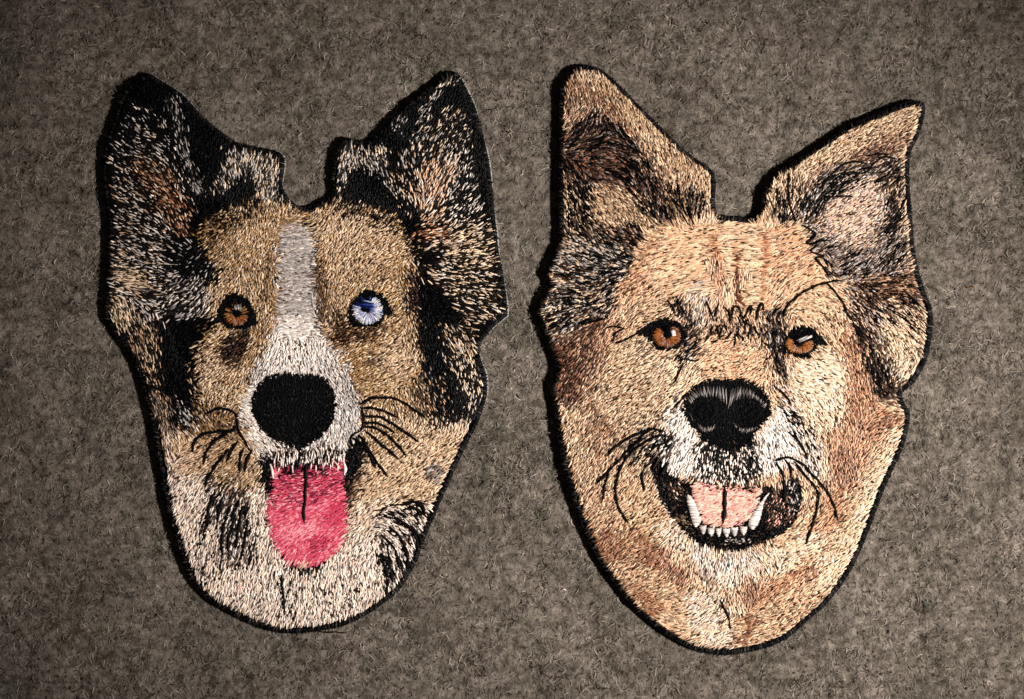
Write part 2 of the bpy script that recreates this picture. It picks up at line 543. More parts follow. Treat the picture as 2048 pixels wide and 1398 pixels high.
# flecked cheek ruff
poly([(222,470),(330,490),(345,540),(400,560),(425,590),(418,640),(390,645),(330,640),(275,665),(240,662),(222,630),(220,560),(222,500)], 'K12 w2 T1 l2')
poly([(226,530),(262,532),(295,555),(290,590),(240,575),(224,560)], 'c4 T2 K5')
poly([(220,590),(250,602),(268,638),(262,655),(235,652),(220,628)], 'c5 T2 K4')
poly([(330,560),(400,545),(445,520),(442,560),(405,620),(402,650),(340,640)], 'K8 l2 g2 w1')
poly([(250,655),(300,645),(320,665),(318,760),(320,805),(300,765),(282,722),(258,692)], 'K7 T3 B2 c1')
poly([(298,785),(335,790),(345,850),(360,865),(350,885),(312,885),(304,840)], 'K3 g3 B3 T2')
stroke([(346,785),(350,870)], 12, 'K1', 4)
poly([(350,765),(388,785),(402,830),(400,855),(370,850),(354,830)], 'K6 l3 g1', 4)
# tan face, left of the blaze
poly([(400,470),(430,430),(480,405),(540,402),(575,407),(600,420),(622,420),(626,440),(560,470),(552,560),(545,640),(535,690),(505,740),(490,790),(482,840),(470,840),(430,820),(400,835),
      (390,790),(380,740),(398,690),(408,650),(424,600),(404,560),(432,540),(412,500)], 'G5 c3 B3 D1')
poly([(395,465),(430,428),(480,402),(525,400),(505,440),(440,470),(412,505)], 'G3 K5 B2 c1', 14, .9)
blob(505,480,40,38, 'c4 G4 B1', 16, .8)
poly([(432,560),(480,545),(530,555),(535,585),(500,585),(450,585),(430,620),(418,620)], 'c5 G3 B2', 8, .8)
poly([(330,470),(385,475),(405,500),(428,540),(400,552),(350,546),(326,515)], 'K12 l1', 6)
poly([(448,536),(442,556),(410,572),(398,562)], 'K1', 3)
poly([(322,640),(395,635),(425,628),(440,642),(420,656),(398,682),(382,720),(374,745),(388,770),(394,800),(382,832),(358,805),(334,792),(318,778),(318,700)], 'K1', 14)
poly([(410,665),(450,652),(466,668),(432,692),(408,705)], 'c4 G3 B1', 6)
poly([(392,692),(430,702),(455,742),(472,762),(440,802),(402,792),(386,752)], 'c5 T3 B1 K1', 8)
poly([(428,692),(460,668),(497,666),(500,700),(484,727),(455,722),(433,706)], 'D5 K5 g1', 6)
blob(462,726,14,9, 'D4 K2 T1', 5)
poly([(440,742),(490,735),(500,745),(488,800),(450,812),(432,800)], 'c5 G4 B2', 8, .8)
blob(540,520,10,24, 'D3 B3 G3', 8, .8); blob(533,585,10,24, 'D3 B3 G2', 8, .8); blob(518,660,14,18, 'D2 B3 G3', 8, .7)
stroke([(552,480),(548,560),(552,640),(535,690),(507,750),(494,800)], 13, 'G5 O1 B2 c1', 6)
# tan face, right of the blaze
poly([(600,420),(640,418),(670,405),(720,410),(770,425),(800,440),(815,480),(835,520),(844,560),(840,620),(844,700),(852,760),(860,800),(852,860),(800,870),(740,810),(722,805),(700,750),(672,700),(640,660),(632,600),(630,520),(628,460)], 'G5 c4 B2 D1')
poly([(630,440),(700,428),(790,450),(806,500),(760,532),(690,542),(640,505)], 'c6 T3 G2 B1', 12)
poly([(664,398),(730,408),(800,438),(818,475),(780,452),(700,428),(664,418)], 'K4 D2 c2 G2', 6)
stroke([(640,535),(642,590),(646,640)], 20, 'D5 B3 G1', 6)
poly([(668,615),(698,640),(720,662),(772,655),(762,672),(705,684),(676,694),(662,670)], 'D6 K4 G1', 8)
poly([(640,662),(672,692),(722,702),(735,762),(722,795),(700,750),(672,702)], 'G6 B3 c1', 8)
blob(745,718,18,12, 'D6 B2 G1', 6)
blob(790,720,42,42, 'c6 T3 B1', 20, .8)
blob(770,780,40,22, 'c4 G4 B2', 14, .7)
poly([(815,535),(848,550),(848,640),(858,700),(856,770),(838,745),(826,650),(808,600)], 'K5 D2 T2', 8)
blob(842,795,18,48, 'D3 T3 K2', 12)
# white blaze and muzzle
poly([(566,448),(600,448),(623,462),(624,520),(626,600),(636,660),(672,700),(700,750),(718,800),(723,850),(713,885),(690,905),(650,918),(600,922),(545,917),(510,907),(488,882),(480,840),(484,800),(500,760),(520,722),(540,690),(555,640),(561,560),(562,490)], 'l6 W2 w3 g1', 10)
poly([(566,450),(622,460),(626,560),(628,620),(560,640),(560,540)], 'l7 g3 w1', 10)
poly([(560,640),(640,660),(668,720),(640,745),(540,745),(520,730)], 'w4 W3 l3', 12)
poly([(482,820),(505,800),(520,850),(550,892),(600,908),(545,917),(510,907),(488,882)], 'w7 W2 l2 g1', 8)
poly([(700,760),(722,810),(722,850),(690,880),(672,850),(674,790)], 'l6 W2 g2', 8)
poly([(540,893),(580,888),(600,905),(640,890),(668,882),(664,908),(600,925),(552,915)], 'K4 D2 w4', 6)
# flecked right side
poly([(815,450),(850,470),(985,430),(1005,600),(1000,630),(955,660),(955,740),(965,790),(950,840),(920,875),(880,858),(862,838),(852,760),(847,700),(842,620),(840,560)], 'K1', 4)
poly([(850,452),(905,442),(985,432),(990,480),(994,540),(1003,600),(1000,625),(975,640),(950,655),(930,640),(905,600),(870,575),(850,548),(836,500)], 'K14 c2 T1 w1')
poly([(900,445),(978,465),(988,540),(930,535),(890,500)], 'c5 T1 K9', 10)
blob(862,468,38,11, 'R3 p2 K4', 6)
poly([(828,498),(878,510),(888,526),(850,534)], 'K1', 6, .85)
poly([(836,570),(880,578),(905,608),(928,650),(900,685),(882,705),(845,695)], 'K1', 6)
poly([(880,650),(915,645),(950,665),(950,700),(930,760),(900,740),(887,700)], 'K7 T2 c1 l1')
poly([(905,705),(942,720),(960,760),(962,800),(942,842),(925,800),(913,760)], 'K8 c2 l1')
stroke([(946,680),(948,735),(960,785)], 6, 'c6 K3', 2); stroke([(925,640),(985,632)], 7, 'c5 K3', 2)
poly([(852,740),(890,760),(900,830),(880,852),(862,822)], 'K8 g1 T1')
# ear with peach patch
poly([(850,250),(890,215),(925,215),(937,260),(947,320),(957,400),(975,432),(900,446),(870,432),(850,442),(830,422),(800,402),(778,380),(792,330),(815,300),(840,280)], 'K18 c2 l1 T1')
poly([(905,300),(942,300),(958,380),(965,432),(900,442),(890,400)], 'K16 w3 l1', 8)
poly([(850,318),(905,308),(912,345),(892,380),(884,442),(848,448),(830,402),(836,350)], 'p4 w2 K7 T2', 14)
blob(890,412,22,10, 'K8 c1', 8, .6)
stroke([(910,153),(882,175),(852,213),(836,258),(816,298),(800,328)], 6, 'l5 c2 K2', 2)
blob(798,245,12,18, 'K6 l3', 6)
poly([(685,290),(705,287),(720,300),(745,296),(765,287),(775,320),(782,370),(792,392),(772,386),(765,345),(740,336),(692,342),(678,400),(672,360)], 'K5 l2 c2 g1', 3)
poly([(692,348),(760,338),(772,375),(802,402),(818,442),(782,427),(730,407),(692,397)], 'K1', 4)
poly([(455,382),(480,364),(505,367),(516,382),(505,400),(470,411),(430,427),(398,446),(390,472),(383,450),(400,420),(430,397)], 'K1', 4)
# neck
poly([(308,868),(345,868),(400,850),(480,860),(515,910),(540,990),(535,1060),(570,1120),(600,1140),(650,1130),(690,1060),(700,960),(720,890),(860,850),(945,845),(935,890),(905,960),(873,1030),(843,1100),(803,1168),(740,1224),(650,1254),(570,1260),(500,1244),(415,1200),(375,1140),(346,1060),(322,960)], 'w8 c2 S1 D1 K1', 6)
poly([(345,862),(480,850),(522,920),(532,980),(480,982),(420,962),(350,932),(330,900)], 'T4 c4 G2 B1 K1', 16)
blob(385,925,40,22, 'S3 c3 T2 B1', 16, .6)
stroke([(312,850),(326,905),(338,960)], 16, 'T4 B3 g2 K1', 6)
poly([(415,985),(450,982),(482,990),(502,1030),(507,1070),(500,1108),(482,1126),(455,1126),(440,1092),(441,1050),(425,1042)], 'K4 D3 w5', 12)
stroke([(405,960),(460,972),(492,1000)], 22, 'D5 T2 K4 w1', 8)
stroke([(408,1060),(420,1020),(432,985)], 10, 'K5 w3', 4)
stroke([(398,1150),(402,1090),(410,1060)], 8, 'D4 w4', 6)
poly([(720,890),(800,872),(860,848),(940,846),(922,920),(888,990),(840,1012),(780,1002),(720,1022),(700,1002),(705,940)], 'T4 c6 B1', 12)
blob(872,945,24,22, 'g3 l2 K2 T2', 10)
poly([(700,1000),(780,1000),(800,1010),(760,1060),(700,1080),(690,1050)], 'c4 w4 g1 T2', 12)
poly([(790,1008),(825,998),(846,1004),(848,1030),(836,1040),(815,1020)], 'K9 w1', 5)
poly([(750,1055),(780,1022),(830,1032),(847,1052),(832,1112),(800,1162),(780,1172),(765,1112)], 'K2 w6 g1 T1', 8)
stroke([(752,1108),(770,1140),(772,1185)], 11, 'K1', 4); stroke([(790,1030),(815,1060),(830,1100)], 9, 'K8 w1', 4)
stroke([(562,1150),(566,1210),(570,1250)], 9, 'K4 w5', 4); stroke([(640,1190),(650,1235)], 6, 'D4 w5', 4)
stroke([(585,1134),(640,1134)], 8, 'K1', 2)
# mouth corners and whisker pads
poly([(518,912),(548,918),(552,960),(545,990),(530,988),(520,950)], 'K8 D1', 4)
poly([(690,905),(728,876),(738,900),(716,952),(690,995),(688,950)], 'K8 D1', 5)
poly([(690,960),(715,950),(708,1000),(692,1030)], 'D4 K3 T3', 6)
poly([(395,815),(430,810),(475,820),(482,872),(440,885),(395,875)], 'G3 B3 D2 K2 c1', 8)
poly([(725,800),(780,798),(830,830),(842,880),(760,905),(725,885)], 'c4 G3 B2 K1', 8)
PLAN_A = PLAN.copy()
# tongue
TONGUE1 = smooth_line([(550,922),(580,926),(612,928),(650,918),(682,910),(686,945),(687,975),(692,1010),(691,1058),(678,1098),(652,1124),(612,1134),(574,1122),(550,1090),(538,1045),(536,1010),(546,972)], 5, True)
poly(TONGUE1, 'P5 Q2 X4', 4)
poly([(545,915),(690,900),(688,935),(640,958),(600,975),(560,962),(546,950)], 'K4 M6 X2', 16)
stroke([(552,925),(553,955)], 12, 'P5 Q3', 4); stroke([(676,915),(680,950)], 16, 'X5 P3 Q1', 4)
poly([(552,955),(608,950),(606,1010),(560,1020),(540,1010)], 'P2 X5 M4 Q2', 8)
poly([(618,950),(680,945),(680,990),(620,1010)], 'P2 X5 M4 Q1', 8)
poly([(650,1020),(670,1000),(688,1010),(684,1050),(660,1050)], 'X8 M1 P1', 6)
poly([(610,1072),(650,1068),(665,1080),(620,1125)], 'X6 P2 M2', 5)
poly([(560,1050),(640,1048),(640,1068),(575,1085)], 'Q5 P4', 8)
stroke([(592,1128),(618,1128)], 10, 'Q3 c3 S2', 4)

# ================================================================== colour plan, shepherd dog (right patch)
poly(S2, 'T4 c4 p2 B1 D1', 0)
poly([(1120,150),(1180,135),(1215,165),(1250,205),(1290,255),(1240,292),(1180,250),(1125,285)], 'R3 D3 T3 c1', 16)
stroke([(1165,140),(1200,155),(1230,185),(1265,225),(1300,262),(1340,300),(1385,335),(1410,360)], 40, 'c4 T4 G2 B1 D1', 14)
stroke([(1150,140),(1185,140),(1215,160)], 16, 'c6 T2', 8)
poly([(1125,270),(1180,222),(1230,248),(1275,285),(1312,340),(1335,400),(1345,445),(1300,445),(1260,392),(1200,372),(1125,365)], 'K5 D4 R1 g2', 12)
poly([(1125,262),(1200,262),(1262,328),(1292,362),(1240,372),(1180,352),(1125,335)], 'D4 R2 B1 K3 g2', 16)
blob(1300,320,26,22, 'T3 c2 D3 K2', 12, .7)
poly([(1120,340),(1180,370),(1192,442),(1162,485),(1118,485)], 'K4 T3 c2 D1', 10)
poly([(1196,378),(1250,370),(1292,402),(1302,442),(1270,452),(1220,442),(1190,422)], 'T5 B2 c2 K2', 16)
poly([(1178,452),(1270,448),(1292,472),(1262,505),(1200,498),(1158,482)], 'K4 D3 T2 g1', 12)
poly([(1325,372),(1400,372),(1418,385),(1415,425),(1380,432),(1340,445),(1322,405)], 'K3 T3 G2 g2 B2', 10)
stroke([(1400,345),(1418,375),(1420,400)], 24, 'c4 T4 G2', 10)
# left cheek tuft
poly([(1100,500),(1150,470),(1230,490),(1285,500),(1262,542),(1242,592),(1212,642),(1182,652),(1120,685),(1080,655),(1074,622),(1096,572)], 'K5 g2 l2 c1 T1', 8)
stroke([(1098,548),(1135,552)], 14, 'c5 T2 K1', 4); stroke([(1150,600),(1215,585)], 9, 'c4 T3 K2', 4)
stroke([(1080,622),(1098,665),(1112,695)], 18, 'c4 T2 g2 K2', 6)
poly([(1102,688),(1180,640),(1212,650),(1197,722),(1172,792),(1152,835),(1112,802),(1104,772),(1122,745)], 'D6 R3 K3 T2', 18)
poly([(1108,815),(1168,805),(1182,900),(1165,965),(1128,932)], 'c5 T4 B1 G1', 12)
poly([(1172,800),(1200,815),(1240,870),(1215,890),(1190,930),(1170,880)], 'R4 B2 T2 D3', 14)
# forehead
poly([(1285,490),(1330,452),(1420,440),(1530,440),(1592,450),(1632,500),(1652,560),(1664,622),(1600,602),(1560,622),(1520,622),(1420,632),(1372,602),(1300,580),(1265,545)], 'p4 T3 c4 B1', 10)
poly([(1285,490),(1340,452),(1410,445),(1400,540),(1330,560),(1290,540)], 'c5 p4 T2 B1', 14)
poly([(1238,562),(1290,538),(1302,578),(1252,622),(1212,645)], 'p4 R2 c2 D1', 12)
poly([(1215,630),(1250,620),(1250,690),(1225,730),(1200,700)], 'p4 T3 R2 c2', 12)
stroke([(1428,470),(1436,560),(1444,615)], 16, 'R5 p3 T1', 4)
stroke([(1478,505),(1476,560),(1480,610)], 12, 'O4 R2 D3', 2)
stroke([(1455,470),(1458,610)], 16, 'c6 T2', 6); stroke([(1503,450),(1507,612)], 28, 'c6 T3 B1', 8)
stroke([(1534,470),(1530,540),(1528,605)], 10, 'R4 p3', 3)
poly([(1545,452),(1590,455),(1625,500),(1640,560),(1600,580),(1550,600),(1545,520)], 'p4 c3 R2 T1', 10)
stroke([(1470,450),(1480,470)], 30, 'c4 T3 p2', 10)
poly([(1370,580),(1410,556),(1422,640),(1398,655)], 'l3 T3 c3 g2', 10)
poly([(1405,618),(1540,615),(1545,660),(1500,670),(1420,675)], 'T3 p3 D2 c2 K1', 8)
# cheek left of the nose
poly([(1198,705),(1260,662),(1300,702),(1372,722),(1402,702),(1422,742),(1372,792),(1342,832),(1292,832),(1232,852),(1190,832),(1184,762)], 'c6 T4 B1 D1', 12)
blob(1285,765,26,12, 'T3 D3 B2 c2', 8, .7)
poly([(1250,850),(1300,815),(1340,825),(1320,850),(1280,870)], 'c3 T3 K3 g2', 8)
poly([(1333,597),(1365,588),(1388,640),(1376,662),(1350,632)], 'K6 D2 T2', 8)
poly([(1366,640),(1396,650),(1404,690),(1384,722),(1340,718),(1318,708),(1372,700)], 'K4 D3 l2 T2', 6)
blob(1292,690,22,14, 'K3 g2 c2', 8, .8)
poly([(1400,680),(1520,690),(1545,722),(1552,765),(1480,768),(1400,768),(1382,772),(1402,732)], 'p4 c4 T2 R1', 8)
stroke([(1385,772),(1420,755)], 12, 'c6 T2', 6)
# right eye surroundings, cheek
poly([(1532,640),(1560,608),(1572,640),(1570,690),(1566,722),(1578,747),(1562,775),(1545,742),(1540,702),(1518,682)], 'K4 D3 l1 T2', 6)
poly([(1580,620),(1620,580),(1660,580),(1692,640),(1702,702),(1682,692),(1642,662),(1602,642)], 'c4 T3 p2 B1', 10)
poly([(1576,742),(1640,702),(1682,702),(1692,780),(1692,852),(1652,872),(1602,852),(1568,802)], 'c7 w2 T2 B1', 12)
poly([(1680,645),(1722,682),(1742,742),(1752,802),(1782,830),(1812,830),(1796,872),(1742,902),(1702,962),(1672,1042),(1640,1062),(1652,900),(1692,822),(1692,722)], 'p4 R3 T3 D1', 14)
poly([(1740,828),(1814,828),(1796,862),(1752,882)], 'R4 D2 T2 p1', 10)
poly([(1660,900),(1700,890),(1720,930),(1700,990),(1672,1000),(1660,950)], 'R4 D3 T2 p2', 10)
poly([(1630,880),(1660,900),(1660,960),(1640,960)], 'T3 c3 g1', 10)
stroke([(1808,862),(1772,940),(1742,1002),(1722,1060),(1692,1118),(1645,1180)], 46, 'c7 w1 T2', 12)
# right ear
stroke([(1842,212),(1792,238),(1732,268),(1672,302),(1622,332),(1562,368),(1542,405)], 34, 'c5 T4 G1 B1', 10)
poly([(1822,258),(1762,278),(1702,308),(1642,338),(1602,392),(1592,440),(1625,440),(1642,402),(1692,352),(1762,322),(1818,292)], 'D3 R2 T3 K1 g1', 12)
poly([(1602,392),(1662,335),(1742,320),(1802,308),(1816,360),(1814,420),(1818,520),(1762,532),(1702,542),(1652,522),(1622,472),(1600,442)], 'D3 K3 T2 l2 g1', 12)
poly([(1660,360),(1720,330),(1780,335),(1780,372),(1720,360)], 'K3 D2 l2 T2', 10)
poly([(1640,422),(1682,372),(1732,350),(1772,380),(1767,432),(1742,482),(1692,492),(1652,462)], 'S3 c2 T3 l3 D2', 18)
blob(1710,435,34,28, 'c5 S4', 24, .55)
poly([(1772,350),(1812,330),(1814,440),(1775,450)], 'K4 D3 T2 c1', 10)
poly([(1620,462),(1680,492),(1762,492),(1802,482),(1820,542),(1772,562),(1702,572),(1662,562),(1636,512)], 'D3 g3 l2 T2 K1', 12)
poly([(1560,360),(1600,345),(1605,390),(1590,440),(1530,438),(1535,400)], 'T4 c3 K3', 8)
stroke([(1836,232),(1816,325),(1813,400),(1818,485)], 10, 'c4 T4 B1', 4)
# right cheek tuft
poly([(1690,575),(1762,556),(1836,548),(1856,602),(1864,642),(1856,702),(1836,752),(1804,780),(1806,815),(1762,795),(1742,742),(1722,692),(1702,642)], 'T3 D4 K3 c1 l1', 8)
poly([(1720,552),(1836,548),(1850,590),(1800,600),(1740,600)], 'D3 K2 R2 T3', 10)
blob(1752,642,28,28, 'l2 S2 T2 D2', 12)
poly([(1762,642),(1802,622),(1862,632),(1858,702),(1826,755),(1797,774),(1787,732),(1782,692)], 'c6 T3 B1 K1', 10)
poly([(1700,602),(1732,642),(1747,702),(1782,742),(1792,792),(1752,792),(1737,742),(1715,692)], 'K4 D4 T2', 8)
stroke([(1790,795),(1815,820)], 30, 'K2 T3 c2 R2', 8)
# muzzle
poly([(1338,822),(1377,800),(1384,852),(1404,882),(1408,922),(1394,955),(1352,962),(1330,932),(1318,882)], 'W4 w5 l1 K1', 8)
poly([(1524,862),(1545,830),(1572,802),(1602,842),(1622,882),(1612,925),(1562,942),(1522,955),(1510,902)], 'W4 w5 l1 K1', 8)
poly([(1590,850),(1640,880),(1645,960),(1600,950),(1600,900)], 'l4 w3 c2 K1', 12)
poly([(1350,785),(1375,790),(1375,810),(1345,830),(1325,835)], 'c4 w3 K3', 6)
poly([(1548,772),(1570,770),(1590,800),(1590,830),(1560,800)], 'K3 w3 T2', 6)
poly([(1402,882),(1510,885),(1530,950),(1500,972),(1420,972),(1384,955)], 'K5 w3', 8)
poly([(1230,885),(1300,850),(1340,868),(1345,930),(1312,952),(1270,932)], 'K3 T3 g2 c3', 8)
poly([(1305,872),(1338,868),(1345,920),(1315,915)], 'W4 w3 K4', 6)
stroke([(1120,690),(1140,760),(1125,800)], 34, 'D5 K3 R3', 16)
stroke([(1215,645),(1200,720),(1190,790)], 22, 'R4 D3 T3', 16, .8)
poly([(1255,545),(1285,500),(1310,470),(1330,470),(1290,540),(1240,600)], 'p3 R3 T2 D2', 14, .7)
poly([(1690,640),(1715,690),(1740,760),(1735,830),(1700,860),(1700,760)], 'R4 p2 D2 T2', 18, .8)
poly([(1300,700),(1370,725),(1400,720),(1370,790),(1320,790),(1270,740)], 'c7 w1 T1', 20, .6)
poly([(1590,740),(1670,720),(1680,800),(1620,830)], 'c7 w3', 20, .6)
poly([(1190,1000),(1240,1040),(1200,1060)], 'c6 T2', 16, .6)
poly([(1560,1110),(1690,1060),(1650,1180),(1560,1180)], 'c7 w1 T1', 24, .6)
# neck and chin
poly([(1115,840),(1180,820),(1240,900),(1240,1000),(1280,1060),(1330,1130),(1300,1230),(1250,1190),(1190,1110),(1150,1010),(1125,920)], 'T4 B2 R2 c2 D1', 24, .55)
poly([(1640,1000),(1680,960),(1690,1040),(1640,1110),(1560,1150),(1540,1130),(1620,1070)], 'T4 p2 R2 B1', 24, .5)
poly([(1225,690),(1290,700),(1330,740),(1330,800),(1260,850),(1200,860),(1190,760)], 'T5 c3 B2 D1', 30, .45)
poly([(1230,950),(1300,950),(1320,1020),(1300,1060),(1240,1050)], 'c4 G2 T3 R1', 16)
poly([(1165,1045),(1230,1058),(1262,1090),(1242,1130),(1212,1142),(1188,1112)], 'R5 D2 T3', 14)
poly([(1250,1050),(1310,1078),(1332,1110),(1382,1150),(1380,1182),(1340,1162),(1280,1122)], 'R5 D2 T3', 14)
poly([(1256,1180),(1310,1178),(1332,1230),(1300,1236)], 'R5 D1 T3', 12)
poly([(1330,1040),(1390,1090),(1400,1130),(1350,1110),(1310,1060)], 'c3 w3 T2 l1', 12)
poly([(1376,1092),(1440,1110),(1522,1100),(1535,1120),(1502,1152),(1450,1168),(1400,1142)], 'l4 w3 T2 c1', 12)
poly([(1400,1150),(1420,1140),(1440,1160),(1420,1175)], 'D3 T3 l2', 8)
poly([(1540,1090),(1640,1060),(1640,1110),(1560,1150),(1520,1160)], 'c6 T2 w2', 12)
poly([(1480,1182),(1500,1170),(1560,1158),(1620,1118),(1642,1098),(1622,1160),(1540,1202),(1500,1222)], 'p3 R4 T2 D1', 12)
stroke([(1496,1175),(1500,1245),(1478,1290)], 18, 'R5 D3 T1', 6)
poly([(1360,1200),(1430,1170),(1460,1230),(1462,1300),(1400,1285)], 'l2 w3 c4 T2', 12)
stroke([(1440,1195),(1458,1235),(1466,1285)], 6, 'D4 T2', 2)
stroke([(1285,1238),(1341,1278),(1395,1298),(1440,1302),(1500,1298)], 10, 'c6 T2', 4)
PLANF = PLAN.copy()
PLANF[:, :512] = PLAN_A[:, :512]
# mouth
MOUTH2 = smooth_line([(1290,905),(1312,905),(1330,925),(1345,945),(1370,955),(1430,965),(1520,965),(1560,970),(1585,950),(1602,960),(1607,1000),(1594,1042),(1564,1072),(1530,1092),(1480,1107),(1430,1104),(1384,1088),(1362,1066),(1332,1032),(1311,992),(1298,950)], 4, True)
poly(MOUTH2, 'K9 D1', 3)
poly([(1330,965),(1365,960),(1372,990),(1355,1000),(1335,990)], 'K4 D3 S1 B1', 6)
poly([(1332,1035),(1370,1030),(1378,1055),(1345,1060)], 'K5 B2 y2', 6)
poly([(1545,985),(1565,975),(1590,1000),(1588,1040),(1560,1060),(1535,1050),(1530,1010)], 'K7 D3 s1 B2', 6)
poly([(1580,960),(1604,962),(1606,1010),(1590,1030),(1578,1000)], 'K8 l2 d2', 5)
stroke([(1306,975),(1315,1005),(1335,1025)], 10, 'K6 l4', 4)
stroke([(1452,1082),(1500,1082)], 5, 'K4 l5', 3)
TONGUE2 = smooth_line([(1393,962),(1425,972),(1470,974),(1516,978),(1518,990),(1504,1028),(1478,1050),(1446,1053),(1412,1046),(1400,1020),(1391,988)], 5, True)
poly(TONGUE2, 's4 S5 Q1 R1', 3)
poly([(1400,955),(1520,960),(1518,985),(1470,978),(1420,975)], 'K5 s3 D2', 6)

# ================================================================== stitch directions (x, y, dx, dy)
G1 = [(290,280,1,.5),(260,220,.8,1),(350,230,.3,1),(375,320,.4,1),(395,380,.4,1),(310,400,1,.7),(350,440,.6,1),(240,400,1,.5),(240,480,1,.3),(320,480,1,.4),(240,560,1,.15),(300,560,1,.2),
 (250,635,.4,1),(290,700,.3,1),(330,830,.3,1),(360,590,1,-.6),(410,590,.6,-1),(430,540,.8,-.7),(470,330,.15,1),(520,330,-.3,1),(540,380,-.15,1),(430,440,.9,-.3),
 (480,440,.5,-1),(470,500,.6,-1),(520,500,.4,-1),(520,560,.3,1),(500,440,.3,1),(420,680,1,-.4),(430,740,1,-.7),(450,790,.6,-1),(500,740,.4,-1),(470,700,1,-.5),(520,660,.3,-1),
 (590,480,1,0),(595,540,1,.05),(595,600,1,0),(595,650,1,.1),(600,710,.15,1),(540,740,-.5,1),(660,740,.5,1),(500,800,1,.25),(500,860,1,.6),(530,890,1,.9),(600,915,0,1),(690,800,.4,1),(700,860,.3,1),(660,900,.2,1),
 (680,450,.6,-1),(740,470,1,-.8),(780,500,1,-.6),(680,530,.5,-1),(650,600,.2,1),(700,560,.7,-1),(780,570,1,-.6),(820,560,.5,1),(690,700,1,-.5),(760,690,1,-.4),(800,740,1,-.4),(740,760,1,-.4),(840,700,.2,1),(830,800,.3,1),
 (720,310,.2,1),(690,320,-.3,1),(760,330,.3,1),(830,380,.4,1),(870,380,.5,-1),(910,240,.6,-1),(870,230,.6,-.8),(930,330,.5,-1),(940,400,.8,-.8),(880,430,.7,-.8),
 (870,470,1,-.2),(930,480,1,-.3),(960,520,1,-.2),(960,560,1,.1),(970,610,1,.45),(900,560,1,.2),(940,640,1,.3),(910,680,.5,1),(930,740,.3,1),(955,760,.3,1),(940,820,-.4,1),(880,800,.4,1),
 (330,900,.3,1),(380,920,1,-.5),(440,930,1,-.6),(500,950,.8,-1),(360,1000,.6,-1),(420,1020,.5,-1),(480,1050,.3,-1),(400,1120,.3,-1),(450,1160,.3,-1),(520,1080,.25,-1),(560,1180,.2,-1),(640,1190,-.05,1),(700,1150,-.1,1),(520,1220,.3,-1),
 (760,920,1,-.7),(840,900,1,-.8),(880,930,1,-.6),(760,980,1,-.6),(720,1040,1,-.7),(800,1060,1,.6),(830,1080,.6,1),(780,1130,.4,1),(720,1100,.5,-.8),(740,1190,-.15,1),(370,800,.8,1),(380,840,.7,1)]
T1G = [(575,960,1,-.05),(570,1010,1,-.2),(575,1060,1,-.7),(585,1110,.7,-1),(650,960,1,-.35),(650,1010,1,-.4),(660,1050,.9,-.5),(640,1100,1,-.7)]
